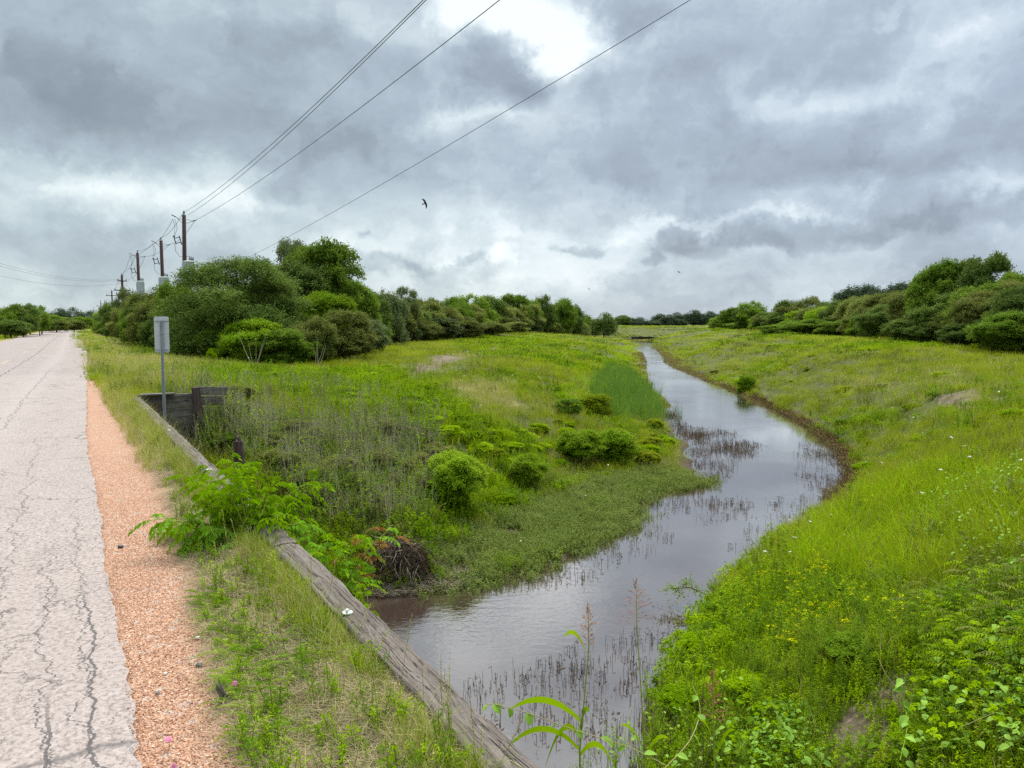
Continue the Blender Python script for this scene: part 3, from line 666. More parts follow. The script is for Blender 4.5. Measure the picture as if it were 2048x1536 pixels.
# ------------------------------------------------------------------ foliage materials
LM = {}
for k_, c1_, c2_, c3_, kw_ in (
 ('grass', (.20, .27, .018), (.30, .375, .028), (.36, .37, .05), dict(patch=.22)),
 ('grass2', (.20, .35, .015), (.30, .46, .025), (.38, .48, .04), dict(patch=.3)),
 ('olive', (.12, .15, .035), (.21, .235, .055), (.28, .27, .09), dict(patch=.5)),
 ('weed', (.15, .29, .014), (.27, .43, .022), (.34, .43, .03), dict(patch=.4)),
 ('weedd', (.07, .16, .015), (.15, .27, .022), (.22, .31, .032), dict(patch=.5)),
 ('marsh', (.12, .18, .04), (.22, .29, .07), (.29, .32, .11), dict(patch=.6)),
 ('marshb', (.16, .11, .05), (.28, .19, .09), (.20, .19, .06), dict(patch=.5)),
 ('cattail', (.075, .16, .035), (.13, .24, .05), (.19, .29, .06), dict(patch=.5)),
 ('straw', (.42, .35, .17), (.62, .53, .30), (.48, .44, .18), dict(patch=.6, trans=.25)),
 ('thatch', (.20, .15, .10), (.50, .41, .27), (.32, .25, .15), dict(patch=2, trans=.15)),
 ('reed', (.04, .026, .02), (.14, .09, .06), (.18, .12, .08), dict(trans=.05)),
 ('stalk', (.26, .22, .15), (.50, .44, .34), (.36, .31, .22), dict(trans=.05)),
 ('red', (.26, .09, .04), (.42, .19, .08), (.3, .2, .05), {}),
 ('sumac', (.15, .33, .016), (.29, .48, .03), (.36, .48, .035), dict(patch=3, trans=.42)),
 ('sumacd', (.07, .20, .022), (.16, .33, .035), (.21, .37, .035), dict(patch=3, trans=.35)),
 ('vine', (.15, .32, .03), (.25, .44, .05), (.33, .48, .07), dict(patch=2, trans=.38, gloss=.4)),
 ('yellow', (.85, .76, .02), (.92, .88, .05), (.9, .85, .05), dict(trans=.2)),
 ('whitef', (.7, .7, .6), (.85, .85, .78), None, dict(trans=.2)),
 ('pink', (.75, .25, .45), (.85, .42, .60), None, dict(trans=.2)),
 ('seed', (.30, .09, .07), (.52, .28, .18), (.42, .25, .13), dict(trans=.2)),
 ('stem', (.17, .24, .035), (.29, .35, .07), None, dict(trans=.1)),
 ('dark', (.068, .115, .030), (.145, .21, .048), (.19, .25, .06), dict(world_var=.85, patch=.8, trans=.3)),
 ('greyg', (.085, .120, .055), (.16, .20, .08), (.20, .235, .09), dict(world_var=.85, patch=.8, trans=.3)),
 ('mid', (.090, .170, .024), (.19, .30, .042), (.25, .33, .055), dict(world_var=.85, patch=.8, trans=.35)),
 ('light', (.15, .27, .022), (.27, .41, .038), (.32, .41, .05), dict(world_var=.85, patch=.8, trans=.38)),
 ('oliv', (.105, .145, .036), (.215, .25, .062), (.27, .28, .08), dict(world_var=.85, patch=.8, trans=.3)),
 ('blue', (.050, .080, .045), (.10, .14, .075), (.12, .155, .08), dict(world_var=.85, patch=.8, trans=.25))):  # 'blue': distance haze put into the leaf colour of the far trees
    LM[k_] = leaf_mat(k_ + '_leaf', c1_, c2_, c3_, **kw_)

# ------------------------------------------------------------------ plant prototypes (all quads)
class Proto:
    def __init__(s, mats): s.V = []; s.F = []; s.M = []; s.n = 0; s.mats = mats
    def add(s, V, F, mi=0):
        V = np.asarray(V, float).reshape(-1, 3); F = np.asarray(F, int).reshape(-1, 4)
        s.V.append(V); s.F.append(F + s.n); s.M.append(np.full(len(F), mi)); s.n += len(V)
    def blades(s, base, h, az_, lean, width, mi=0, seg=3, droop=1.0, tip=.12):
        """many strips at once: base (n,3), heights, directions, lean (horizontal reach), width"""
        base = np.asarray(base, float); n = len(base)
        h = np.broadcast_to(h, n); lean = np.broadcast_to(lean, n); width = np.broadcast_to(width, n)
        d = np.stack([np.cos(az_), np.sin(az_), np.zeros(n)], -1); q = np.stack([-d[:, 1], d[:, 0], d[:, 2]], -1)
        tw = rng.uniform(-1, 1, n)[:, None]; q = q * np.cos(tw) + d * np.sin(tw)
        P = []
        for k in range(seg + 1):
            f = k / seg
            c = base + d * (lean * f ** 1.8)[:, None] + np.array([0, 0, 1]) * (h * (f - .22 * droop * f ** 3 * lean / np.maximum(h, .01)))[:, None]
            wv = (width * (1 - f) ** .6 * (1 if k else .7) + width * tip * (k == seg) * .5)[:, None] * .5
            P += [c - q * wv, c + q * wv]
        V = np.stack(P, 1); m = 2 * (seg + 1)
        F = np.concatenate([np.array([2 * k, 2 * k + 1, 2 * k + 3, 2 * k + 2])[None] + (np.arange(n) * m)[:, None] for k in range(seg)])
        s.add(V, F, mi)
    def leaves(s, pos, dirs, size, ratio=.45, mi=0, up=None, curl=.15):
        """folded rhombic leaves: two quads each sharing the midrib"""
        pos = np.asarray(pos, float); n = len(pos); size = np.broadcast_to(size, n)[:, None]
        d = dirs / np.maximum(np.linalg.norm(dirs, axis=1, keepdims=True), 1e-6)
        u = rng.normal(size=(n, 3)) * .5 + np.array([0, 0, 1]) if up is None else up
        sd_ = np.cross(d, u); sd_ /= np.maximum(np.linalg.norm(sd_, axis=1, keepdims=True), 1e-6)
        nn = np.cross(sd_, d)
        a = pos; tip = pos + d * size - nn * size * curl
        m1 = pos + d * size * .35 + nn * size * .02; w_ = size * ratio * .5
        l1 = pos + d * size * .42 + sd_ * w_ + nn * size * .07; r1 = pos + d * size * .42 - sd_ * w_ + nn * size * .07
        m2 = pos + d * size * .6
        V = np.stack([a, l1, tip, r1], 1)
        F = np.arange(n)[:, None] * 4 + np.array([0, 1, 2, 3])[None]
        s.add(V, F, mi)
    def stem(s, pts, r, mi=0):
        """three-sided tube through points"""
        pts = np.asarray(pts, float); n = len(pts); r = np.broadcast_to(r, n)
        V = []
        for i in range(n):
            d = pts[min(i + 1, n - 1)] - pts[max(i - 1, 0)]; d = d / (np.linalg.norm(d) + 1e-9)
            a = np.cross(d, [.3, .9, .31]); a /= np.linalg.norm(a) + 1e-9; b = np.cross(d, a)
            for k in range(3): V.append(pts[i] + r[i] * (a * math.cos(2.094 * k) + b * math.sin(2.094 * k)))
        F = [(i * 3 + k, i * 3 + (k + 1) % 3, i * 3 + 3 + (k + 1) % 3, i * 3 + 3 + k) for i in range(n - 1) for k in range(3)]
        s.add(V, F, mi)
    def mesh(s, name):
        me = mesh_np(name, np.concatenate(s.V), np.concatenate(s.F), np.concatenate(s.M))
        for m in s.mats: me.materials.append(m)
        return me
U = rng.uniform
def rdir(n, upb=0.3, spread=1.0):
    d = rng.normal(size=(n, 3)) * spread; d[:, 2] = np.abs(d[:, 2]) * .6 + upb; return d
def P_grass(n, h, spread, w, lean=.5, mats=('grass',), second=.0, droop=1.0):
    p = Proto([LM[m] for m in mats]); r_ = spread * np.sqrt(U(0, 1, n)); a = U(0, 2 * PI, n)
    base = np.stack([r_ * np.cos(a), r_ * np.sin(a), np.full(n, -.03)], -1); hh = h * U(.45, 1.1, n)
    k = int(n * (1 - second)) if len(mats) > 1 else n
    p.blades(base[:k], hh[:k], U(0, 2 * PI, k), hh[:k] * lean * U(.2, 1.3, k), w * U(.6, 1.3, k), droop=droop)
    if k < n: p.blades(base[k:], hh[k:], U(0, 2 * PI, n - k), hh[k:] * lean * U(.2, 1.3, n - k), w, mi=1)
    return p
def P_weed(nst, h, spread, leaf, per, mats=('weed', 'stem'), ratio=.45, splay=.35, whorl=False, grass=0, bias=.15, lowstart=.15):
    p = Proto([LM[m] for m in mats])
    for i in range(nst):
        r_ = spread * math.sqrt(U()); a = U(0, 2 * PI); b = np.array([r_ * math.cos(a), r_ * math.sin(a), -.03])
        hh = h * U(.55, 1.1); da = U(0, 2 * PI); le = hh * splay * U(.1, 1)
        top = b + np.array([math.cos(da) * le, math.sin(da) * le, hh]); midp = (b + top) / 2 + np.array([0, 0, hh * .08])
        if len(mats) > 1: p.stem([b, midp, top], [leaf * .05 + .0015, leaf * .04 + .001, .001], 1)
        f = lowstart + (1 - lowstart) * U(0, 1, per) ** .8
        c = b[None] * (1 - f)[:, None] + top[None] * f[:, None] + np.array([0, 0, hh * .08])[None] * (4 * f * (1 - f))[:, None] * .5
        az_ = U(0, 2 * PI, per); dd = np.stack([np.cos(az_), np.sin(az_), U(-.35, .7, per) + bias], -1)
        p.leaves(c, dd, leaf * U(.6, 1.15, per) * (1.15 - .5 * f), ratio)
    if grass:
        r_ = spread * np.sqrt(U(0, 1, grass)); a = U(0, 2 * PI, grass); base = np.stack([r_ * np.cos(a), r_ * np.sin(a), np.zeros(grass)], -1)
        hh = h * U(.5, 1, grass); p.blades(base, hh, U(0, 2 * PI, grass), hh * .5, leaf * .18)
    return p
def pinnate(p, base, d, up, length, n, leaf, mi_leaf=0, mi_stem=1, ratio=.36, droop=.5, rachis=.0025, fold=.25):
    """a feather leaf: paired leaflets along a drooping midrib"""
    d = np.array(d, float); d /= np.linalg.norm(d); up = np.array(up, float)
    sd_ = np.cross(d, up); sd_ /= np.linalg.norm(sd_) + 1e-9; up = np.cross(sd_, d)
    fs = np.linspace(0, 1, 6); pts = [np.array(base) + d * length * f - np.array([0, 0, 1]) * length * droop * f ** 2 for f in fs]
    p.stem(pts, [rachis * (1.1 - .7 * f) for f in fs], mi_stem)
    P_, D_, Z_ = [], [], []
    for k in range(n):
        f = .16 + .80 * k / (n - 1)
        c = np.array(base) + d * length * f - np.array([0, 0, 1]) * length * droop * f ** 2
        dd = d - np.array([0, 0, 1]) * 2 * droop * f
        for sg in (-1, 1):
            P_.append(c); D_.append(dd * .45 + sd_ * sg * 1.0 - np.array([0, 0, 1]) * fold * U(.3, 1.6)); Z_.append(leaf * U(.8, 1.1) * (1 - .45 * abs(f - .5) * 1.5))
    c = pts[-1]; P_.append(c); D_.append(d - np.array([0, 0, 1]) * 2 * droop); Z_.append(leaf * .9)
    p.leaves(np.array(P_), np.array(D_), np.array(Z_), ratio, mi_leaf, up=np.tile(up, (len(P_), 1)) + rng.normal(size=(len(P_), 3)) * .15, curl=.22)

# ------------------------------------------------------------------ scatter: one object with a geometry-nodes instancer per kind of ground cover
def scatter(name, protos, X, Y, Zv, scl, rz, tilt, label, cat, zs=None):
    lib = bpy.data.collections.new(name + '_kinds')
    for i, p in enumerate(protos):
        o = bpy.data.objects.new('%s_kind' % name, p.mesh(name) if isinstance(p, Proto) else p); lib.objects.link(o)
    n = len(X); me = bpy.data.meshes.new(name); me.vertices.add(n)
    me.vertices.foreach_set('co', np.stack([X, Y, Zv], -1).astype(np.float32).ravel())
    a = me.attributes.new('scl', 'FLOAT_VECTOR', 'POINT'); a.data.foreach_set('vector', np.stack([scl, scl, scl if zs is None else zs], -1).astype(np.float32).ravel())
    a = me.attributes.new('rot', 'FLOAT_VECTOR', 'POINT'); a.data.foreach_set('vector', np.stack([tilt * np.cos(rz * 3), tilt * np.sin(rz * 3), rz], -1).astype(np.float32).ravel())
    a = me.attributes.new('idx', 'INT', 'POINT'); a.data.foreach_set('value', rng.integers(0, len(protos), n).astype(np.int32))
    o = bpy.data.objects.new(name, me); COL.objects.link(o)
    ng = bpy.data.node_groups.new(name, 'GeometryNodeTree')
    ng.interface.new_socket('Geometry', in_out='INPUT', socket_type='NodeSocketGeometry'); ng.interface.new_socket('Geometry', in_out='OUTPUT', socket_type='NodeSocketGeometry')
    gi = ng.nodes.new('NodeGroupInput'); go = ng.nodes.new('NodeGroupOutput')
    ip = ng.nodes.new('GeometryNodeInstanceOnPoints'); ci = ng.nodes.new('GeometryNodeCollectionInfo')
    ci.inputs['Collection'].default_value = lib; ci.inputs['Separate Children'].default_value = True; ci.inputs['Reset Children'].default_value = True
    def at(nm, ty):
        q = ng.nodes.new('GeometryNodeInputNamedAttribute'); q.data_type = ty; q.inputs[0].default_value = nm
        return [x for x in q.outputs if x.enabled and x.name == 'Attribute'][0]
    L_ = ng.links.new
    L_(gi.outputs[0], ip.inputs['Points']); L_(ci.outputs[0], ip.inputs['Instance']); ip.inputs['Pick Instance'].default_value = True
    L_(at('idx', 'INT'), ip.inputs['Instance Index'])
    e2r = ng.nodes.new('FunctionNodeEulerToRotation'); L_(at('rot', 'FLOAT_VECTOR'), e2r.inputs[0]); L_(e2r.outputs[0], ip.inputs['Rotation'])
    L_(at('scl', 'FLOAT_VECTOR'), ip.inputs['Scale']); L_(ip.outputs[0], go.inputs[0])
    md = o.modifiers.new('scatter', 'NODES'); md.node_group = ng
    return tag(o, label, cat, kind='stuff')
def polar_pts(n, r0, r1, a0=-42, a1=42, power=1.0):
    """random points whose spacing widens with distance from the bridge"""
    r_ = np.exp(U(math.log(r0), math.log(r1), n)); a = np.radians(U(a0, a1, n))
    return r_ * np.sin(a), r_ * np.cos(a), r_
def poly_pts(poly, n):
    lo, hi = poly.min(0), poly.max(0); xs, ys = [], []
    tot_ = 0
    while tot_ < n:
        x = U(lo[0], hi[0], n * 2); y = U(lo[1], hi[1], n * 2); k = inside(poly, x, y); xs.append(x[k]); ys.append(y[k]); tot_ += k.sum()
    return np.concatenate(xs)[:n], np.concatenate(ys)[:n]

# surveyed patches
G_MARSH = region([(850, 1165), (940, 1160), (1020, 1158), (1110, 1120), (1180, 1080), (1262, 1046), (1282, 988), (1385, 978), (1400, 960), (1330, 935), (1200, 955), (1120, 955), (1030, 1005), (930, 1050), (860, 1110)])
G_REEDS = [(region([(980, 1185), (1180, 1160), (1290, 1110), (1350, 1060), (1390, 1000), (1290, 985), (1262, 1045), (1180, 1080), (1110, 1120), (1010, 1158)]), .55),
           (region([(1318, 815), (1345, 822), (1375, 855), (1450, 862), (1520, 895), (1475, 935), (1400, 990), (1340, 985), (1385, 930), (1372, 880), (1335, 850)]), 1.0),
           (region([(900, 1385), (1010, 1340), (1100, 1305), (1250, 1275), (1345, 1240), (1352, 1300), (1300, 1420), (1200, 1500), (1000, 1480)]), .85),
           (region([(1600, 880), (1650, 880), (1710, 930), (1735, 985), (1690, 1010), (1600, 965)]), .55),
           (region([(1545, 1000), (1690, 990), (1640, 1040), (1480, 1100), (1440, 1130), (1500, 1060)]), .18),
           (region([(1390, 1000), (1500, 1000), (1480, 1040), (1380, 1060)]), .12)]
G_MARGIN = [region([(1265, 705), (1279, 705), (1287, 725), (1285, 745), (1297, 780), (1325, 800), (1340, 815), (1318, 812), (1285, 770), (1265, 740), (1240, 725), (1255, 700)]),
            region([(1310, 692), (1330, 712), (1335, 725), (1350, 735), (1390, 752), (1480, 790), (1600, 850), (1612, 838), (1500, 782), (1400, 735), (1350, 712), (1325, 690)])]
G_CATT = region([(1200, 775), (1222, 752), (1246, 742), (1264, 758), (1296, 795), (1320, 826), (1312, 842), (1270, 842), (1205, 830), (1190, 800)])
G_LIME = region([(1150, 790), (1190, 735), (1230, 700), (1255, 685), (1262, 692), (1240, 722), (1195, 735), (1190, 775), (1205, 808), (1160, 812)])
G_DEAD = region([(330, 850), (420, 835), (520, 840), (620, 870), (720, 862), (850, 865), (890, 900), (885, 980), (860, 1050), (790, 1080), (700, 1090), (560, 1000), (420, 900)])
G_STEMMY = region([(420, 790), (600, 760), (800, 800), (900, 850), (880, 890), (700, 860), (620, 860), (450, 840)])
G_LEAFY = region([(430, 745), (780, 742), (860, 775), (960, 840), (1080, 880), (1090, 930), (960, 930), (860, 880), (700, 850), (560, 790), (440, 790)])
G_YEL = region([(1460, 1180), (1640, 1170), (1760, 1220), (1900, 1250), (1850, 1320), (1640, 1310), (1500, 1290)])
G_LONG = region([(1640, 1060), (1760, 980), (2048, 960), (2048, 1160), (1900, 1190), (1700, 1190), (1560, 1180)])
G_NEARR = region([(1330, 1250), (1480, 1190), (1700, 1190), (1900, 1220), (2048, 1180), (2048, 1536), (1000, 1536), (1300, 1440)])

def keep(m, *a): return [q[m] for q in a]
def onland(x, y, h, lo=-2.965):
    s, t = st(x, y)
    br = (s > BR0 - .3) & (s < BR1 + .2) & (t < 1.45)
    rd = (t < edge_off(s) + np.interp(s, [0, 16, 19, 26, 30], [.95, .95, .6, .2, .12])) & (t > edge_off(s) - 7.2) & (y > -60)
    return (h > lo) & ~br & ~rd
def incl(zs_, x, y):
    k = np.zeros(len(x), bool); r_ = np.clip(np.hypot(x, y) * .03, .08, 1.0)          # ragged borders
    x = x + (fbm(x * .6, y * .6, 71) - .47) * r_ * 4 + rng.normal(size=len(x)) * r_ * .6
    y = y + (fbm(x * .6, y * .6, 72) - .47) * r_ * 6 + rng.normal(size=len(x)) * r_ * 1.0
    for z in zs_: k |= inside(z, x, y)
    return k
DIRT = Z_DIRT + Z_TRACK
def bare(x, y):                    # ground left open, with only slightly ragged borders
    k = np.zeros(len(x), bool); r_ = np.clip(np.hypot(x, y) * .012, .10, .5)
    x = x + rng.normal(size=len(x)) * r_; y = y + rng.normal(size=len(x)) * r_
    for z in DIRT + [KEEP_OUT, TRACK_OUT]: k |= inside(z, x, y)
    return k

# 1 meadow cover near and far
X, Y, RR_ = polar_pts(70000, 2.2, 330); H = height(X, Y)
k = onland(X, Y, H) & ~incl([G_MARSH], X, Y) & ~(bare(X, Y) & (U(0, 1, len(X)) < .88)) & ~(incl([G_DEAD], X, Y) & (U(0, 1, len(X)) < .75))
cut = (chan(X, Y) < -.10) & (X > .2 * Y + 3.5) & (Y > 17) & (Y < 62) & (U(0, 1, len(X)) < .9); k &= ~cut
_cd = chan(X, Y); k &= ~((_cd < .22) & (Y < 17) & (X > 0))
X, Y, RR_, H = keep(k, X, Y, RR_, H); edge_f = np.where((Y < 24) & (X > 0), np.clip(.35 + _cd[k] * .5, .35, 1), 1.0)
s_, t_ = st(X, Y)
typ = fbm(X * .12, Y * .12, 31) + U(-.16, .16, len(X))
dry = incl(Z_DRY[:2], X, Y) | (incl(Z_DRY[2:], X, Y) & (U(0, 1, len(X)) < .35))
lim = incl([G_LIME], X, Y)
left = X < 9 + (Y - 20) * .16
sc = U(.7, 1.25, len(X)) * np.maximum(1, RR_ / 26); zsc = U(.7, 1.2, len(X)) * np.interp(RR_, [0, 60, 120, 330], [1, 1.1, .9, .6])
sc = np.where(RR_ < 9, sc * .62, sc); zsc = np.where(RR_ < 9, zsc * .62, zsc) * edge_f
gp = [P_grass(70, .34, .34, .009), P_grass(60, .42, .32, .009), P_grass(80, .26, .36, .008), P_grass(60, .36, .34, .008, mats=('grass', 'straw'), second=.25)]
wp = [P_weed(15, .34, .33, .060, 24, ratio=.34, grass=14), P_weed(13, .28, .33, .05, 28, ratio=.36), P_weed(14, .24, .35, .065, 20, grass=20), P_weed(11, .42, .3, .065, 30, mats=('weedd', 'stem'), ratio=.3), P_grass(60, .34, .33, .008, mats=('grass2', 'grass'), second=.4)]
dp = [P_grass(60, .42, .33, .007, mats=('straw', 'grass'), second=.35, lean=.35), P_grass(60, .30, .35, .007, mats=('straw', 'olive'), second=.25)]
op = [P_weed(12, .36, .33, .05, 26, mats=('olive', 'stem')), P_grass(80, .34, .35, .008, mats=('olive', 'grass'), second=.5)]
lp = [P_grass(42, .50, .32, .011, mats=('grass2',), lean=.6), P_grass(45, .42, .32, .010, mats=('grass2', 'grass'), second=.4, lean=.7)]
leafy = incl([G_LEAFY, G_NEARR], X, Y)
cls = np.where(dry & (U(0, 1, len(X)) < .93), 2, np.where(lim, 4, np.where(leafy & (U(0, 1, len(X)) < .9), 1, np.where(typ > .53, 1, np.where(typ > .40, 0, np.where(typ > .36, 3, 0))))))
cls = np.where(incl([G_LONG], X, Y) & (U(0, 1, len(X)) < .28), 4, cls)
rotz = U(0, 2 * PI, len(X)); tl = U(0, .16, len(X))
for c_, prs, nm, lb in ((0, gp, 'meadow_grass', 'yellow-green meadow grass covering both banks of the ditch'), (1, wp, 'leafy_weeds', 'bright green leafy weeds carpeting the banks'),
                        (2, dp, 'dry_grass', 'straw coloured dry grass beside the road and on the bank tops'), (3, op, 'olive_weeds', 'dull olive weeds mixed through the meadow'), (4, lp, 'long_grass', 'long lime-green arching grass near the water')):
    q = cls == c_
    scatter(nm, prs, X[q], Y[q], H[q], sc[q], rotz[q], tl[q], lb, 'grass' if 'grass' in nm else 'weeds', zs=zsc[q])

# 2 extra long arching grass on the near right bank
x, y = poly_pts(G_LONG, 800); h = height(x, y); k = onland(x, y, h); x, y, h = keep(k, x, y, h)
scatter('arching_grass', [P_grass(16, .75, .16, .012, lean=.75, mats=('grass2',), droop=2.0), P_grass(12, .9, .14, .014, lean=.8, mats=('grass2', 'grass'), second=.3, droop=2.2)],
        x, y, h, U(.6, 1.05, len(x)), U(0, 6.28, len(x)), U(0, .2, len(x)), 'tall arching light green grass blades on the near right bank', 'grass')

# 3 marsh mat and margins
x, y = poly_pts(G_MARSH, 9500); x = x + rng.normal(size=len(x)) * .22 + (fbm(x * 1.2, y * 1.2, 81) - .47) * 1.1; y = y + rng.normal(size=len(x)) * .30 + (fbm(x * 1.2, y * 1.2, 82) - .47) * 2.0; e = fbm(x * .8, y * .8, 41); h = np.maximum(height(x, y), WATER - .02); k = e > .30; x, y, h = keep(k, x, y, h)
mp = [P_weed(9, .20, .13, .040, 14, mats=('marsh', 'stem'), splay=.5, ratio=.5), P_weed(9, .16, .14, .035, 16, mats=('marsh', 'reed'), splay=.6, ratio=.55), P_weed(7, .26, .12, .04, 16, mats=('marsh', 'stem'), splay=.3), P_grass(16, .26, .12, .006, mats=('marsh', 'grass'), second=.4)]
scatter('marsh_plants', mp, x, y, h - .03, U(.8, 1.3, len(x)), U(0, 6.28, len(x)), U(0, .2, len(x)), 'low olive marsh plants spreading over the shallow left edge', 'marsh plants')
xs, ys = [], []
for q, n in zip(G_MARGIN, (5200, 5200)):
    x, y = poly_pts(q, n); xs.append(x); ys.append(y)
x = np.concatenate(xs); y = np.concatenate(ys); e = fbm(x * .35, y * .35, 43, 5); h = np.full(len(x), WATER)
k = e > .40; x, y = keep(k, x, y)
mb_ = [P_weed(8, .12, .22, .045, 12, mats=('marshb', 'reed'), splay=.8, ratio=.5), P_grass(26, .20, .22, .010, mats=('marshb', 'olive'), second=.35)]
scatter('water_margin_plants', mb_, x, y, np.full(len(x), WATER - .02), U(.9, 1.8, len(x)) * np.clip(y / 45, 1, 2), U(0, 6.28, len(x)), U(0, .2, len(x)), 'brown floating weeds lining both edges of the far water', 'marsh plants', zs=U(.6, 1.1, len(x)))

# 4 dead emergent reeds
def P_reed(n, spread, h, w_):
    p = Proto([LM['reed'], LM['marshb']])
    for i in range(n):
        b = np.array([U(-spread, spread), U(-spread, spread), -.05]); hh = h * U(.3, 1.2); a = U(0, 6.28); k = U(0, .25)
        m_ = b + np.array([math.cos(a) * hh * k * .3, math.sin(a) * hh * k * .3, hh * .6 + .05]); tp = m_ + np.array([math.cos(a) * hh * k * U(-1, 2.5), math.sin(a) * hh * k, hh * .4 * U(-.3, 1)])
        p.stem([b, m_, tp], [w_, w_ * .8, w_ * .35], int(U() < .3))
        if U() < .5: p.leaves((m_ + np.array([0, 0, .0]))[None], np.array([[math.cos(a + 1), math.sin(a + 1), -.4]]), .05, .3)
    return p
rp_ = [P_reed(7, .2, .19, .0032), P_reed(6, .2, .14, .0034), P_reed(4, .18, .24, .003), P_reed(9, .24, .11, .0036)]
xs, ys = [], []
for q, dens in G_REEDS:
    area = abs(sum(q[i][0] * q[i - 1][1] - q[i - 1][0] * q[i][1] for i in range(len(q)))) / 2
    n = int(min(12000, max(50, area * 34 * dens))); x, y = poly_pts(q, n); e = fbm(x * 1.1, y * 1.1, 47, 4); k = e + U(-.2, .2, len(x)) > .43; xs.append(x[k]); ys.append(y[k])
x = np.concatenate(xs); y = np.concatenate(ys)
scatter('dead_reeds', rp_, x, y, np.full(len(x), WATER), U(.7, 1.3, len(x)) * np.clip(y / 26, 1, 1.3), U(0, 6.28, len(x)), U(0, .12, len(x)), 'dark dead reeds standing in the shallow water', 'reeds')

# 5 cattails
x, y = poly_pts(G_CATT, 2000); x = x + rng.normal(size=len(x)) * .35; y = y + rng.normal(size=len(x)) * .9; h = np.maximum(height(x, y), WATER)
scatter('cattails', [P_grass(14, 1.15, .22, .018, lean=.16, mats=('cattail',)), P_grass(12, 1.3, .2, .018, lean=.22, mats=('cattail', 'grass2'), second=.1)], x, y, h, U(.45, .95, len(x)), U(0, 6.28, len(x)), U(0, .12, len(x)),
        'tall dark green cattails at the left water edge', 'cattails')

# 6 dead stalks on the steep bank below the field
def P_stalk(n, h, spread):
    p = Proto([LM['stalk'], LM['weed']])
    for i in range(n):
        b = np.array([U(-spread, spread), U(-spread, spread), -.05]); hh = h * U(.5, 1.1); a = U(0, 6.28); le = hh * U(0, .22)
        pts = [b, b + np.array([math.cos(a) * le * .3, math.sin(a) * le * .3, hh * .5]), b + np.array([math.cos(a) * le, math.sin(a) * le, hh])]
        p.stem(pts, [.0075, .006, .0025])
        for j in range(rng.integers(2, 6)):
            f = U(.4, .95); c = b + (pts[2] - b) * f; aa = U(0, 6.28); L_ = U(.08, .3) * (1.1 - f) * 2
            p.stem([c, c + np.array([math.cos(aa) * L_ * .6, math.sin(aa) * L_ * .6, L_])], [.003, .0012])
        m_ = rng.integers(6, 18); f = U(.03, .8, m_); c = b[None] + (pts[2] - b)[None] * f[:, None]
        p.leaves(c, rdir(m_, .2), U(.03, .075, m_), .4, 1)
    return p
x, y = poly_pts(G_DEAD, 430); h = height(x, y); k = onland(x, y, h, -3) ; x, y, h = keep(k, x, y, h)
scatter('dead_stalks', [P_stalk(4, 1.2, .2), P_stalk(3, 1.5, .2), P_stalk(5, .9, .22)], x, y, h, U(.45, 1.0, len(x)), U(0, 6.28, len(x)), U(0, .22, len(x)), 'thin grey dead stalks on the steep bank beside the bridge', 'dead stalks')
x, y = poly_pts(G_STEMMY, 260); h = height(x, y)
scatter('tall_weeds', [P_stalk(3, .8, .2), P_weed(5, .7, .2, .06, 30, mats=('olive', 'stem')), P_weed(4, .75, .2, .06, 36, mats=('weed', 'stem'))], x, y, h, U(.6, 1.1, len(x)), U(0, 6.28, len(x)), U(0, .12, len(x)), 'tall thin weeds along the top of the cut bank', 'weeds')
x, y = poly_pts(G_DEAD, 2400); h = height(x, y); k = onland(x, y, h, -3); x, y, h = keep(k, x, y, h)
scatter('bank_undergrowth', [P_weed(9, .32, .22, .05, 26, mats=('olive', 'stalk'), splay=.7), P_weed(8, .38, .2, .05, 28, mats=('weedd', 'stalk'), splay=.6), P_grass(30, .35, .2, .007, mats=('straw', 'olive'), second=.6, lean=.7)], x, y, h, U(.6, 1.2, len(x)), U(0, 6.28, len(x)), U(0, .3, len(x)), 'olive undergrowth among the dead stalks', 'weeds')

# ------------------------------------------------------------------ trees and shrubs
def crown_mesh(name, lobes, ntw, per, leaf, twig, seed, ratio=.55, core=.35, droop=0.0):
    """twigs stand out of a cloud of lobes and carry the leaves; unit size, foot at z = 0"""
    global rng
    keep_, rng = rng, np.random.default_rng(seed)
    lb = np.array(lobes); vol = lb[:, 3] * lb[:, 4] + lb[:, 3] * lb[:, 5] * 2; pick = rng.choice(len(lb), ntw, p=vol / vol.sum())
    n = rng.normal(size=(ntw, 3)); n /= np.linalg.norm(n, axis=1, keepdims=True)
    dn = n[:, 2] < -.25; n[dn, 2] *= -.6
    L_ = lb[pick]; inner = np.where(U(0, 1, ntw) < core, U(.45, .9, ntw), U(.88, 1.04, ntw))
    bump = .82 + .36 * vnoise(n[:, 0] * 2.3 + pick * 3.1, n[:, 1] * 2.3 + n[:, 2] * 3.7, seed)
    c = L_[:, :3] + n * L_[:, 3:6] * (inner * bump)[:, None]
    c[:, 2] = np.maximum(c[:, 2], U(0, .05, ntw))
    td = n * .8 + rng.normal(size=(ntw, 3)) * .45 + np.array([0, 0, .35 - droop]); td /= np.linalg.norm(td, axis=1, keepdims=True)
    f = U(0, 1, (ntw, per)); tl_ = twig * U(.5, 1.3, ntw)
    pos = c[:, None] + td[:, None] * (f * tl_[:, None])[..., None] + rng.normal(size=(ntw, per, 3)) * leaf * .55 - np.array([0, 0, 1]) * (droop * f ** 2 * tl_[:, None])[..., None]
    dd = td[:, None] * .5 + rng.normal(size=(ntw, per, 3)) * .6 + np.array([0, 0, -.1])
    p = Proto([LM['mid']]); p.leaves(pos.reshape(-1, 3), dd.reshape(-1, 3), leaf * U(.65, 1.25, ntw * per), ratio, curl=.2)
    rng = keep_; me = p.mesh(name); return me
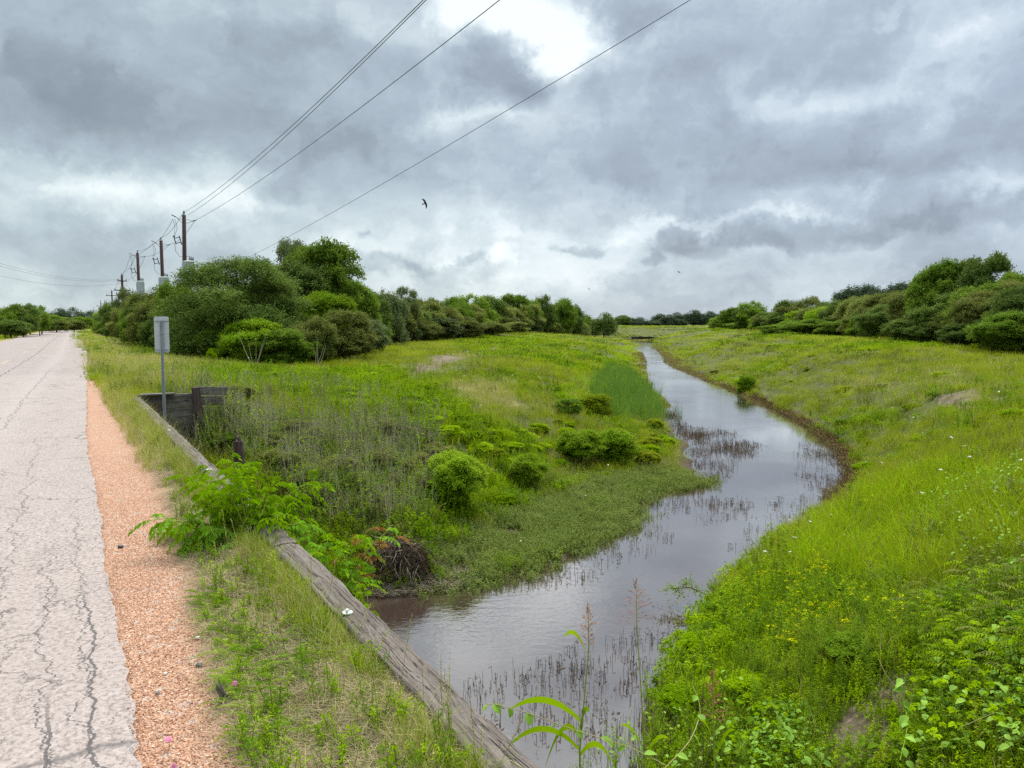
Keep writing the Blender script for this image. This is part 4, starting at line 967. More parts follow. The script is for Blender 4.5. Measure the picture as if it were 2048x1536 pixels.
def dome(seed, n=16, flat_=.9, top=.62, base=.30):
    r_ = random.Random(seed); out = [(0, 0, .42, .33, .33, .40)]
    for i in range(n):
        a = 2 * PI * i / n + r_.uniform(-.2, .2); rad = r_.uniform(.16, .30); z = r_.uniform(.16, .62); q = r_.uniform(.12, .19)
        out.append((math.cos(a) * rad, math.sin(a) * rad, z, q, q, q * r_.uniform(.8, 1.1)))
    for i in range(n // 3): out.append((r_.uniform(-.17, .17), r_.uniform(-.17, .17), r_.uniform(.72, .86), .12, .12, .11))
    return out
def ragged(seed, n=13, lo=.1, hi=.9):
    r_ = random.Random(seed); out = []
    for i in range(n):
        z = lo + (hi - lo) * i / (n - 1); rad = r_.uniform(.05, .30) * (1.15 - abs(z - .45)); a = r_.uniform(0, 2 * PI); q = r_.uniform(.12, .22) * (1.2 - .5 * z)
        out.append((math.cos(a) * rad, math.sin(a) * rad, z, q, q, q * .8))
    out.append((0, 0, .35, .25, .25, .3)); return out
def clumps(seed, n, r0, r1, zlo, zhi, pw=.5, sq=.7, inner=()):
    """many small foliage clumps spread over an ellipsoid: knobbly outline with gaps"""
    q = random.Random(seed); out = list(inner)
    zc_, zr_ = (zlo + zhi) / 2, (zhi - zlo) / 2; sq = sq * 2.0
    for i in range(n):
        z = q.uniform(-.8, 1); a = q.uniform(0, 2 * PI); k = math.sqrt(max(0, 1 - z * z)) * q.uniform(.55, 1.0); r_ = q.uniform(r0, r1)
        out.append((math.cos(a) * k * (.5 - r_), math.sin(a) * k * (.5 - r_), zc_ + z * (zr_ - r_ * sq), r_, r_, r_ * sq))
    return out
CM = {
 'dome_hi': crown_mesh('crown', clumps(1, 84, .045, .12, .0, 1.0, sq=.5, inner=[(0, 0, .30, .27, .27, .27), (0, 0, .16, .34, .34, .18)]), 7400, 13, .0185, .070, 11, ratio=.42, core=.12, droop=.25),
 'bush_hi': crown_mesh('crown', clumps(2, 50, .05, .14, .0, 1.0, sq=.52, inner=[(0, 0, .26, .22, .22, .24), (0, 0, .14, .30, .30, .15)]), 4600, 13, .024, .070, 12, core=.12),
 'rag_hi': crown_mesh('crown', clumps(3, 58, .05, .11, .1, 1.0, sq=.5, inner=[(0, 0, .32, .16, .16, .25)]), 4000, 12, .025, .055, 13, ratio=.62, core=.15),
 'airy_hi': crown_mesh('crown', clumps(8, 46, .035, .075, .3, 1.0, sq=.5, inner=[(0, 0, .4, .14, .14, .2)]), 1700, 10, .024, .06, 14, core=.1),
 'bush_a': crown_mesh('crown', clumps(4, 36, .06, .16, .0, 1.0, sq=.52, inner=[(0, 0, .24, .27, .27, .22)]), 2500, 10, .034, .08, 15, core=.12),
 'bush_b': crown_mesh('crown', clumps(5, 30, .07, .17, .0, .98, sq=.5, inner=[(0, 0, .22, .30, .30, .2)]), 2400, 10, .034, .085, 16, core=.12),
 'bush_c': crown_mesh('crown', clumps(6, 38, .05, .15, .0, 1.0, sq=.58, inner=[(0, 0, .24, .25, .25, .22)]), 2500, 10, .034, .085, 17, core=.15),
 'tree_a': crown_mesh('crown', clumps(7, 34, .06, .14, .05, 1.0, sq=.55, inner=[(0, 0, .26, .2, .2, .25)]), 2300, 10, .034, .07, 18, core=.12),
 'tree_b': crown_mesh('crown', clumps(9, 30, .07, .16, .05, 1.0, sq=.52, inner=[(0, 0, .26, .25, .25, .25)]), 2300, 10, .034, .075, 19, core=.12),
 'far_a': crown_mesh('crown', clumps(10, 24, .08, .17, .0, 1.0, inner=[(0, 0, .3, .38, .38, .28)]), 950, 8, .050, .08, 20, core=.15),
 'far_b': crown_mesh('crown', clumps(12, 26, .07, .16, .0, 1.0, inner=[(0, 0, .25, .38, .38, .25)]), 950, 8, .050, .08, 21, core=.15),
}
def trunk_mesh(seed, limbs=4, top=.7):
    r_ = random.Random(seed); mb = MB()
    mb.tube([(0, 0, -.06), (r_.uniform(-.02, .02), 0, .2), (r_.uniform(-.04, .04), .01, top * .6), (r_.uniform(-.05, .05), 0, top)], [.030, .022, .015, .006], 7)
    for i in range(limbs):
        a = 2 * PI * i / limbs + r_.uniform(-.4, .4); z = r_.uniform(.12, .4); L_ = r_.uniform(.2, .34)
        mb.tube([(0, 0, z), (math.cos(a) * L_ * .5, math.sin(a) * L_ * .5, z + .14), (math.cos(a) * L_, math.sin(a) * L_, z + r_.uniform(.22, .4))], [.014, .009, .003], 5)
    me = bpy.data.meshes.new('trunk'); me.from_pydata(mb.v, [], mb.f); me.materials.append(M_bark); me.update(); return me
TM = [trunk_mesh(k, 3 + k % 3) for k in range(4)]
def plant(px, top, wpx, d, shape, m, name, label, cat, group, base=None):
    grp_near = d < 35; p = at_d(px, 645, d); x, y = p[0], p[1]
    z0 = hz1(x, y) if base is None else base
    z1 = at_d(px, top, d)[2]; H_ = (z1 - z0) * 1.03; W_ = wpx * d / FPX; W_ = W_ if grp_near else min(W_ * 1.3, max(W_ * 1.05, 1.15 * H_))
    root = thing(name, label, cat, (x, y, z0), random.uniform(0, 6.28), group)
    c = bpy.data.objects.new('crown', CM[shape]); COL.objects.link(c); c.parent = root; c.scale = (W_, W_, H_)
    c.material_slots[0].link = 'OBJECT'; c.material_slots[0].material = LM[m]
    t_ = bpy.data.objects.new('trunk', TM[random.randrange(4)]); COL.objects.link(t_); t_.parent = root; t_.scale = (max(W_, H_) * .8, max(W_, H_) * .8, H_)
    return root
GL = 'trees and shrubs of the left hedge'; GR_ = 'trees and shrubs of the right hedge'; GF = 'trees of the far tree line'; GRD = 'trees across the road'
T_ = [
 # left hedge: tall things
 (475, 524, 292, 40, 'dome_hi', 'dark', 'tree', 'big rounded dark green tree, broadest dome of the left hedge', GL),
 (648, 489, 150, 50, 'rag_hi', 'mid', 'tree', 'tallest tree of the left hedge with open light green crown', GL),
 (578, 487, 112, 51, 'airy_hi', 'greyg', 'tree', 'sparse grey-green treetop just left of the tallest light green tree', GL),
 (596, 535, 190, 48, 'bush_hi', 'dark', 'tree', 'dark green tree filling the gap between the dome tree and the tallest tree', GL),
 (690, 560, 110, 53, 'rag_hi', 'mid', 'tree', 'green tree on the right shoulder of the tallest left tree', GL),
 (735, 590, 80, 60, 'bush_a', 'dark', 'tree', 'small dark tree where the left hedge steps down', GL),
 (775, 590, 70, 66, 'bush_c', 'greyg', 'shrub', 'grey-green shrub right of the small dark tree', GL),
 (814, 578, 46, 76, 'airy_hi', 'greyg', 'tree', 'thin see-through grey treetop sticking out of the left hedge', GL),
 (352, 570, 70, 47, 'bush_a', 'mid', 'tree', 'green tree under the grey tank of the nearest pole', GL),
 (318, 586, 70, 52, 'bush_c', 'oliv', 'shrub', 'olive shrub under the middle equipment pole', GL),
 (287, 588, 62, 61, 'bush_b', 'oliv', 'shrub', 'olive yellow shrub under the third equipment pole', GL),
 (256, 580, 46, 82, 'tree_a', 'greyg', 'tree', 'grey-green tree beside the slender pole with rings', GL),
 (232, 602, 52, 95, 'tree_b', 'dark', 'tree', 'dark tree behind the roadside hedge near the crossarm pole', GL),
 (208, 622, 44, 118, 'bush_b', 'mid', 'shrub', 'last shrub of the left hedge where the road bends', GL),
 # left hedge: front row
 (214, 642, 42, 100, 'bush_a', 'mid', 'shrub', 'low green shrub at the far roadside end of the hedge', GL),
 (243, 634, 54, 74, 'bush_c', 'oliv', 'shrub', 'olive shrub leaning to the road verge', GL),
 (276, 628, 62, 59, 'bush_b', 'mid', 'shrub', 'green shrub in the roadside front of the hedge, left of the sign', GL),
 (315, 640, 76, 50, 'bush_a', 'dark', 'shrub', 'dark green shrub directly behind the sign panel', GL),
 (350, 652, 86, 43, 'bush_hi', 'dark', 'shrub', 'dark shrub right behind the sign under the dome tree', GL),
 (405, 678, 96, 39.5, 'bush_b', 'oliv', 'shrub', 'olive shrub at the left foot of the dome tree', GL),
 (440, 655, 96, 38, 'bush_c', 'mid', 'shrub', 'yellowish green shrub in front of the dome tree', GL),
 (505, 643, 140, 37, 'bush_hi', 'light', 'shrub', 'brightest green shrub in front of the dome tree', GL),
 (575, 662, 118, 36.5, 'bush_hi', 'mid', 'shrub', 'mid green shrub with bare pale stems at its foot', GL),
 (628, 640, 96, 38, 'bush_c', 'oliv', 'shrub', 'olive shrub at the foot of the dark gap tree', GL),
 (655, 592, 110, 44, 'bush_hi', 'light', 'shrub', 'light green shrub below the tallest light green tree', GL),
 (696, 625, 118, 41, 'bush_a', 'oliv', 'shrub', 'wide olive shrub where the left hedge turns the corner', GL),
 (738, 640, 84, 46, 'bush_b', 'greyg', 'shrub', 'grey-green shrub at the corner of the left hedge', GL),
 # left hedge: along the field
 (795, 602, 100, 76, 'bush_c', 'oliv', 'shrub', 'olive brown thicket shrub below the see-through treetop', GL),
 (846, 600, 92, 86, 'bush_a', 'oliv', 'shrub', 'tall olive shrub with pale yellow top in the field hedge', GL),
 (897, 594, 84, 98, 'tree_b', 'mid', 'tree', 'leafy green tree in the middle of the field hedge', GL),
 (942, 592, 68, 104, 'tree_a', 'mid', 'tree', 'green tree with a slightly pointed top in the field hedge', GL),
 (986, 591, 60, 116, 'tree_b', 'dark', 'tree', 'dark round tree beside the field, left of the bright one', GL),
 (1026, 592, 66, 124, 'bush_a', 'mid', 'tree', 'bright round tree near the far end of the field hedge', GL),
 (1060, 602, 50, 132, 'bush_b', 'mid', 'tree', 'lower green tree between two taller ones at the field hedge end', GL),
 (1086, 594, 48, 138, 'tree_a', 'dark', 'tree', 'dark narrow tree near the end of the field hedge', GL),
 (1118, 597, 58, 146, 'tree_b', 'mid', 'tree', 'second last tree of the field hedge with full green crown', GL),
 (1147, 616, 44, 156, 'bush_c', 'dark', 'tree', 'last low tree at the far end of the field hedge', GL),
 (780, 645, 84, 68, 'bush_b', 'greyg', 'shrub', 'greyish low shrub at the near end of the field hedge', GL),
 (832, 640, 90, 79, 'bush_c', 'oliv', 'shrub', 'low olive shrub in front of the tall yellow-topped one', GL),
 (884, 638, 84, 84, 'bush_a', 'greyg', 'shrub', 'low grey-green shrub in front of the leafy middle tree', GL),
 (935, 642, 80, 89, 'bush_b', 'oliv', 'shrub', 'low olive shrub in front of the pointed green tree', GL),
 (985, 645, 72, 96, 'bush_c', 'oliv', 'shrub', 'low olive shrub in front of the dark round tree', GL),
 (1030, 645, 66, 108, 'bush_a', 'oliv', 'shrub', 'low brown-green shrub before the bright round tree', GL),
 # across the road
 (8, 614, 62, 86, 'tree_b', 'mid', 'tree', 'green tree cut by the left picture edge across the road', GRD),
 (46, 610, 56, 88, 'bush_a', 'dark', 'tree', 'darker green tree beside it across the road', GRD),
 (78, 614, 42, 94, 'tree_a', 'mid', 'tree', 'pointed tree at the right end of the clump across the road', GRD),
 (20, 642, 80, 84, 'bush_c', 'dark', 'shrub', 'low dark shrub under the clump across the road', GRD),
 (112, 640, 60, 124, 'bush_b', 'oliv', 'shrub', 'low olive shrub across the road before the bend', GRD),
 (148, 642, 50, 135, 'bush_a', 'oliv', 'shrub', 'small olive shrub nearest the road bend', GRD),
 (118, 619, 50, 215, 'far_a', 'blue', 'tree', 'far dark tree above the road bend, left one', GRD),
 (148, 617, 50, 220, 'far_b', 'blue', 'tree', 'far dark tree above the road bend, middle one', GRD),
 (178, 624, 46, 225, 'far_a', 'blue', 'tree', 'far dark tree above the road bend, right one', GRD),
 # far tree line
 (1174, 632, 44, 205, 'far_b', 'mid', 'tree', 'green tree right after the end of the field hedge', GF),
 (1208, 629, 48, 200, 'far_a', 'dark', 'tree', 'dark round tree standing forward of the far tree line', GF),
 (1247, 632, 48, 330, 'far_a', 'blue', 'tree', 'low far tree left of the distant culvert', GF),
 (1281, 635, 44, 335, 'far_b', 'blue', 'tree', 'lowest far tree straight above the distant culvert', GF),
 (1318, 629, 46, 330, 'far_a', 'blue', 'tree', 'far tree with pointed top just right of the culvert', GF),
 (1352, 626, 48, 335, 'far_b', 'blue', 'tree', 'far dark tree in the middle of the tree line', GF),
 (1386, 622, 52, 330, 'far_a', 'blue', 'tree', 'highest round tree of the far tree line', GF),
 (1420, 624, 48, 335, 'far_b', 'blue', 'tree', 'far tree right of the highest round one', GF),
 (1452, 622, 50, 330, 'far_a', 'blue', 'tree', 'rightmost tree of the far line, touching the right hedge', GF),
 # right hedge
 (1440, 640, 46, 190, 'bush_b', 'oliv', 'shrub', 'smallest shrub where the right hedge begins', GR_),
 (1468, 617, 62, 172, 'bush_a', 'mid', 'shrub', 'green shrub at the far start of the right hedge', GR_),
 (1502, 605, 72, 156, 'tree_a', 'mid', 'tree', 'first tree with raised top in the right hedge', GR_),
 (1545, 628, 80, 135, 'bush_c', 'oliv', 'shrub', 'olive shrub in the dip of the right hedge', GR_),
 (1574, 600, 52, 132, 'tree_b', 'dark', 'tree', 'dark round-topped tree before the pale one in the right hedge', GR_),
 (1616, 596, 74, 128, 'tree_a', 'oliv', 'tree', 'pale yellowish tree in the right hedge', GR_),
 (1655, 603, 56, 124, 'tree_b', 'dark', 'tree', 'dark tree between the pale tree and the bluish trees', GR_),
 (1690, 584, 60, 120, 'tree_a', 'blue', 'tree', 'leftmost of the tall bluish dark trees', GR_),
 (1722, 569, 82, 116, 'tree_b', 'blue', 'tree', 'broad bluish dark tree, middle of its three', GR_),
 (1782, 567, 92, 112, 'tree_b', 'blue', 'tree', 'rightmost and highest of the bluish dark trees', GR_),
 (1750, 605, 110, 108, 'bush_a', 'blue', 'tree', 'lower bluish tree in front of the tall pair', GR_),
 (1560, 650, 90, 112, 'bush_b', 'mid', 'shrub', 'low green shrub at the far foot of the right hedge', GR_),
 (1618, 640, 104, 104, 'bush_c', 'mid', 'shrub', 'pale green shrub below the pale tree', GR_),
 (1676, 645, 100, 98, 'bush_a', 'mid', 'shrub', 'mid green shrub below the bluish trees', GR_),
 (1730, 650, 80, 90, 'bush_b', 'mid', 'shrub', 'small green shrub at the edge of the dark thicket', GR_),
 (1852, 556, 66, 60, 'tree_a', 'mid', 'tree', 'small green tree left of the bright tall tree on the right', GR_),
 (1890, 526, 112, 56, 'rag_hi', 'mid', 'tree', 'bright green tall tree on the right hedge', GR_),
 (1968, 514, 108, 54, 'rag_hi', 'dark', 'tree', 'highest tree of the right hedge with dark green crown', GR_),
 (2034, 550, 90, 50, 'rag_hi', 'mid', 'tree', 'yellow-green tree right of the highest one', GR_),
 (1778, 612, 130, 70, 'bush_hi', 'dark', 'shrub', 'dark thicket shrub at the left end of the near right hedge', GR_),
 (1832, 590, 130, 62, 'bush_hi', 'oliv', 'shrub', 'olive shrub below the small green tree on the right', GR_),
 (1900, 592, 146, 54, 'bush_hi', 'dark', 'shrub', 'wide dark shrub below the bright tall tree', GR_),
 (1972, 586, 150, 48, 'dome_hi', 'oliv', 'shrub', 'olive brown shrub below the highest right tree', GR_),
 (2042, 580, 150, 44, 'dome_hi', 'dark', 'shrub', 'big dark shrub cut by the right picture edge', GR_),
 (1822, 640, 110, 60, 'bush_hi', 'dark', 'shrub', 'low dark shrub at the levee edge, left of three', GR_),
 (1878, 645, 120, 53, 'bush_hi', 'dark', 'shrub', 'low dark shrub at the levee edge, middle of three', GR_),
 (1945, 648, 130, 47, 'bush_hi', 'dark', 'shrub', 'low dark shrub at the levee edge, right of three', GR_),
 (2022, 628, 150, 42.5, 'bush_hi', 'mid', 'shrub', 'nearest low shrub of the right hedge beside the levee grass', GR_),
 (2110, 600, 160, 41, 'bush_hi', 'dark', 'shrub', 'dark shrub beyond the right picture edge', GR_),
 # single shrubs on the banks
 (905, 908, 140, 16.6, 'rag_hi', 'light', 'shrub', 'bright green feathery bush low on the left bank', 'single bushes on the left bank'),
 (1056, 912, 84, 20, 'bush_c', 'light', 'shrub', 'small round lime bush above the marsh', 'single bushes on the left bank'),
 (1165, 862, 112, 23.5, 'rag_hi', 'light', 'shrub', 'fern-like yellow-green bush left of a dark hollow', 'single bushes on the left bank'),
 (1228, 862, 118, 24, 'bush_c', 'light', 'shrub', 'fern-like yellow-green bush right of the dark hollow', 'single bushes on the left bank'),
 (1138, 798, 64, 29.5, 'bush_a', 'mid', 'shrub', 'small deep green bush left of the cattails', 'single bushes on the left bank'),
 (1195, 790, 90, 32.5, 'bush_b', 'grass', 'shrub', 'yellow-green bush touching the cattails', 'single bushes on the left bank'),
 (262, 752, 34, 24, 'bush_a', 'weedd', 'shrub', 'little green shrub on the verge left of the sign', 'single bushes on the left bank'),
 (420, 700, 22, 32, 'bush_c', 'weed', 'shrub', 'slim upright green plant before the hedge', 'single bushes on the left bank'),
 (1432, 740, 26, 66, 'bush_a', 'olive', 'shrub', 'tiny dark bush at the water edge on the right', 'single bushes on the right bank'),
 (1494, 752, 44, 50, 'bush_b', 'weedd', 'shrub', 'dark green bush on the right shore in the distance', 'single bushes on the right bank'),
 (470, 772, 90, 19.0, 'bush_hi', 'olive', 'shrub', 'yellowish shrub growing over the end of the plank wall', 'single bushes on the left bank'),
 (500, 830, 110, 17.4, 'bush_a', 'weedd', 'shrub', 'dark leafy shrub behind the broken pile', 'single bushes on the left bank'),
]
for px, top, wpx, d, sh, m, nm, lb, grp in T_:
    plant(px, top, wpx, d, sh, m, nm, lb, nm, grp)
# thicket behind and between the named ones: nothing tells these apart
def fill(x0, x1, n, prof, dprof, dd, lift, w0, mats_, label, grp, shapes=('bush_a', 'bush_b', 'bush_c', 'tree_b')):
    q = random.Random(int(x0))
    for i in range(n):
        px = x0 + (x1 - x0) * (i + q.uniform(.1, .9)) / n; top = np.interp(px, *prof) + lift + q.uniform(-5, 7); d = np.interp(px, *dprof) + dd + q.uniform(-1, 2)
        plant(px, float(top), w0 * q.uniform(.85, 1.2), float(d), shapes[q.randrange(len(shapes))], q.choice(mats_), 'shrub', label, 'shrub', grp)
LT = ([200, 215, 254, 300, 336, 394, 433, 453, 492, 560, 700, 736, 775, 841, 884, 947, 1025, 1115, 1154], [630, 610, 588, 590, 580, 560, 545, 540, 540, 540, 575, 600, 598, 602, 602, 602, 602, 604, 628])
LD = ([200, 230, 270, 330, 400, 600, 730, 775, 908, 1064, 1166], [118, 90, 60, 48, 42, 42, 50, 72, 88, 130, 165])
fill(205, 380, 9, LT, LD, 3, 14, 60, ('mid', 'oliv', 'dark'), 'green thicket shrub along the roadside stretch of the left hedge', 'thicket of the roadside hedge')
fill(205, 360, 7, LT, LD, -2, 44, 50, ('mid', 'oliv', 'dark', 'light'), 'low green shrub in the front of the roadside hedge', 'thicket of the roadside hedge')
fill(380, 740, 9, LT, LD, 5, 38, 110, ('dark', 'oliv', 'mid'), 'dark thicket shrub between the taller trees of the left hedge', 'thicket around the dome tree', ('bush_hi', 'bush_a'))
fill(370, 700, 7, ([370, 700], [672, 655]), ([370, 600, 700], [39, 36.5, 40]), 0.3, 8, 84, ('mid', 'oliv', 'weedd'), 'low leafy shrub at the foot of the left hedge', 'thicket around the dome tree', ('bush_hi', 'bush_c'))
fill(740, 1160, 20, LT, LD, 4, 12, 70, ('mid', 'oliv', 'dark', 'oliv'), 'green thicket shrub of the field hedge', 'thicket of the field hedge')
fill(745, 1100, 14, LT, LD, 0, 34, 62, ('oliv', 'greyg', 'oliv', 'mid'), 'low olive shrub in the front of the field hedge', 'thicket of the field hedge')
RT = ([1440, 1470, 1498, 1526, 1581, 1646, 1716, 1776, 1822, 1882, 1943, 2017, 2060], [640, 620, 612, 628, 612, 612, 596, 600, 592, 585, 580, 580, 580])
RD = ([1440, 1544, 1720, 1840, 1933, 2060], [190, 125, 92, 60, 48, 41])
fill(1445, 1740, 14, RT, RD, 5, 4, 74, ('mid', 'oliv', 'dark', 'light'), 'green thicket shrub of the far part of the right hedge', 'thicket of the right hedge')
fill(1450, 1740, 12, RT, RD, 0, 32, 66, ('mid', 'light', 'oliv', 'mid'), 'low green shrub in the front of the far right hedge', 'thicket of the right hedge')
fill(1740, 2070, 11, RT, RD, 4, -8, 120, ('dark', 'oliv', 'dark', 'mid'), 'dark thicket shrub of the near right hedge', 'thicket of the right hedge', ('bush_hi', 'bush_a'))
fill(1740, 2060, 10, RT, RD, .5, 34, 96, ('dark', 'oliv', 'mid'), 'low dark shrub at the levee edge of the near right hedge', 'thicket of the right hedge', ('bush_hi', 'bush_c'))
fill(1170, 1450, 14, ([1170, 1240, 1285, 1330, 1450], [634, 634, 637, 630, 628]), ([1170, 1450], [300, 330]), 5, 2, 40, ('blue', 'dark'), 'small distant tree in the gaps of the far tree line', 'gap trees of the far line', ('far_a', 'far_b'))
fill(0, 185, 10, ([0, 95, 120, 185], [618, 622, 628, 628]), ([0, 95, 120, 185], [90, 98, 150, 220]), 6, 8, 50, ('mid', 'dark', 'oliv'), 'green thicket shrub across the road', 'thicket across the road')
# bare pale stems at the foot of the left hedge
def bare_stems(px, py, d, n, h, label, flat_=False):
    b = at_d(px, py, d); z = hz1(b[0], b[1]); root = thing('bare_shrub', label, 'bare shrub', (b[0], b[1], z), 0, 'bare stems before the left hedge')
    for i in range(n):
        p = Proto([LM['stalk']]); a = U(-1, 1); hh = h * U(.6, 1)
        q = np.array([a * hh * .45, U(-.3, .3), hh]) if not flat_ else np.array([U(-1.6, 1.6), U(-.3, .3), U(.1, .35)])
        st0 = np.array([U(-.1, .1), 0, -.05]) if not flat_ else np.array([-q[0] * .7, 0, .1])
        p.stem([st0, (st0 + q) / 2 + np.array([a * .06, 0, .05]), q], [.013, .010, .004])
        me = p.mesh('stem'); o = bpy.data.objects.new('stem', me); COL.objects.link(o); o.parent = root
bare_stems(508, 735, 34.5, 6, 1.9, 'pale bare stems standing before the brightest green shrub')
bare_stems(500, 733, 34, 5, .3, 'fallen pale sticks lying at the foot of the hedge', True)
bare_stems(632, 738, 35, 4, 1.7, 'bare leaning stems below the olive shrub')

# ------------------------------------------------------------------ power line
def strain(mb, a, b, r=.05): mb.tube([a, b], [r, r * .8], 8)
def pole_eq(px, top, d, bot_px, tank, label, W8=.14):
    """pole with a finned grey tank, switch frame and strain insulators"""
    p0 = at_d(px, 645, d); gx = at_d(bot_px, 645, d); z0 = hz1(gx[0], gx[1]); P_ = at_d(px, top, d)
    root = thing('utility_pole', label, 'utility pole', (gx[0], gx[1], z0), AZ, 'poles carrying grey tanks')
    Mi = (Matrix.Translation(root.location) @ Matrix.Rotation(AZ, 4, 'Z')).inverted()
    lc = lambda x, y, dd=0.0: np.array(Mi @ Vector(tuple(at_d(x, y, d + dd))))
    k = d / FPX
    def part(nm, mb, m, par=root, sm=False): return mb.build(nm, m, par, sm)
    tp = lc(px, top); bt = np.array([0, 0, -.5])
    mb = MB(); mb.tube([bt, tp], [W8 * 1.15, W8 * .9], 12); part('shaft', mb, M_pole, sm=True)
    mb = MB(); mb.tube([tp, tp + [0, 0, .07]], [.03, .03], 6); mb.tube([tp + [0, 0, .07], tp + [0, 0, .15], tp + [0, 0, .16], tp + [0, 0, .28]], [.07, .055, .07, .045], 8); part('pin_insulator', mb, M_ceram)
    for sg in (-1, 1):
        a = tp + [sg * .12, 0, -.32]; b = tp + [sg * .52, 0, -.28 + (.12 if sg < 0 else -.10)]
        mb = MB(); mb.tube([a, tp + [sg * .3, 0, -.3], b], .014, 5); mb.tube([tp + [sg * .12, 0, -.55], b], .014, 5); part('bracket', mb, M_dark)
        mb = MB(); strain(mb, b, b + np.array([sg * .26, 0, .10 if sg > 0 else .12]), .045); part('strain_insulator', mb, M_ceram)
    fx = tp + [-.62, 0, -1.75 * (W8 / .14)]
    mb = MB(); rot = Matrix.Rotation(R(-14), 3, 'Y')
    mb.box(fx + [.34, 0, .05], (.06, .06, .62), ax=rot); mb.box(fx + [.0, 0, .0], (.06, .06, .50), ax=rot)
    mb.box(fx + [.14, 0, .20], (.36, .05, .05), ax=rot); mb.box(fx + [.2, 0, -.14], (.36, .05, .05), ax=rot); mb.box(fx + [-.06, 0, .28], (.13, .1, .09)); mb.box(fx + [.5, 0, -.12], (.3, .03, .03)); part('switch_frame', mb, M_dark)
    tx, ty0, ty1, tw = tank; c = lc(tx, (ty0 + ty1) / 2, -.42); hh = (ty1 - ty0) * k; rr_ = tw * k / 2
    mb = MB(); mb.tube([c - [0, 0, hh / 2], c + [0, 0, hh / 2]], [rr_ * .86, rr_ * .86], 24)
    for q in range(22):
        a = 2 * PI * q / 22; mb.box(c + [math.cos(a) * rr_ * .92, math.sin(a) * rr_ * .92, -.02], (rr_ * .16, .025, hh * .88), a)
    tk = part('tank', mb, M_tank)
    mb = MB(); mb.tube([c + [0, 0, hh / 2], c + [0, 0, hh / 2 + .05], c + [0, 0, hh / 2 + .09]], [rr_ * 1.03, rr_ * 1.03, rr_ * .6], 24); part('lid', mb, M_tankw, tk)
    for q in range(3):
        x = c + [rr_ * (.05 + .3 * q), -.1 + .1 * q, hh / 2 + .08]; mb = MB(); mb.tube([x, x + [.02, 0, .12], x + [.03, 0, .13], x + [.05, 0, .3]], [.06, .045, .06, .02], 8); part('bushing', mb, M_ceram, tk)
    mb = MB(); mb.tube([fx + [-.03, 0, -.2], fx + [.02, 0, -.7], fx + [.25, 0, -1.05], fx + [.6, 0, -1.1], c + [rr_ * .1, 0, hh / 2 + .42], c + [rr_ * .35, 0, hh / 2 + .36]], .014, 5)
    mb.tube([tp + [-.6, 0, -.3], tp + [-.45, 0, -.9], tp + [-.62, 0, -1.4]], .013, 5); mb.tube([tp + [-.72, 0, -.3], tp + [-.6, 0, -.8], tp + [-.66, 0, -1.45]], .013, 5); part('jumper_wire', mb, M_wire)
    for q in range(5):
        mb = MB(); z = c[2] + hh * .4 - q * hh * .28; mb.box((tp[0] * .9 - .17, 0, z), (.1, .06, .05)); part('step_bolt', mb, M_dark)
    return root, P_
_, PA = pole_eq(368, 430, 53, 369, (378, 525, 567, 24), 'nearest of three poles with grey tanks, rising behind the dome tree')
_, PB = pole_eq(322, 481, 69, 329, (328, 556, 580, 20), 'middle of three poles with grey tanks, leaning slightly', .15)
_, PC = pole_eq(275, 506, 81, 281, (281, 564, 588, 15), 'third pole with a pale tank, farthest of the three', .15)
def pole_plain(px, top, d, label, arms, m, r_=.13):
    gx = at_d(px, 645, d); z0 = hz1(gx[0], gx[1]); P_ = at_d(px, top, d); H_ = P_[2] - z0
    root = thing('utility_pole', label, 'utility pole', (gx[0], gx[1], z0), AZ, 'plain poles along the road')
    mb = MB(); mb.tube([(0, 0, -.5), (0, 0, H_)], [r_ * 1.1, r_ * .8], 10); mb.build('shaft', m, root, True)
    mb = MB(); mb.tube([(0, 0, H_), (0, 0, H_ + .3)], [.06, .05], 6); mb.build('pin_insulator', M_ceram, root)
    for dz_, hw_ in arms:
        mb = MB(); mb.box((0, -.1, H_ - dz_), (hw_ * 2, .12, .14)); a = mb.build('crossarm', m, root)
        for sx in (-.92, .92):
            mb = MB(); mb.tube([(hw_ * sx, -.1, H_ - dz_ + .07), (hw_ * sx, -.1, H_ - dz_ + .32)], [.07, .05], 6); mb.build('insulator', M_ceram, a)
    return root, P_
_, PD = pole_plain(247.5, 550, 117, 'slender brown pole with two short arms beyond the tank poles', [(.9, .62), (2.3, 1.1), (2.9, .9)], M_pole, .2)
_, PE = pole_plain(226, 582, 170, 'brown pole with one wide crossarm', [(1.0, 1.15)], M_pole, .17)
_, PF = pole_plain(211, 601, 235, 'small distant pole with crossarm, right of a pair', [(1.0, 1.15)], M_poleg, .17)
_, PG = pole_plain(203, 602, 245, 'small distant pole with crossarm, left of a pair', [(1.6, 1.2), (3.4, .9)], M_poleg, .17)
_, PH = pole_plain(188.5, 617, 215, 'thin pale pole at the road bend', [(.6, .8)], M_poleg, .11)

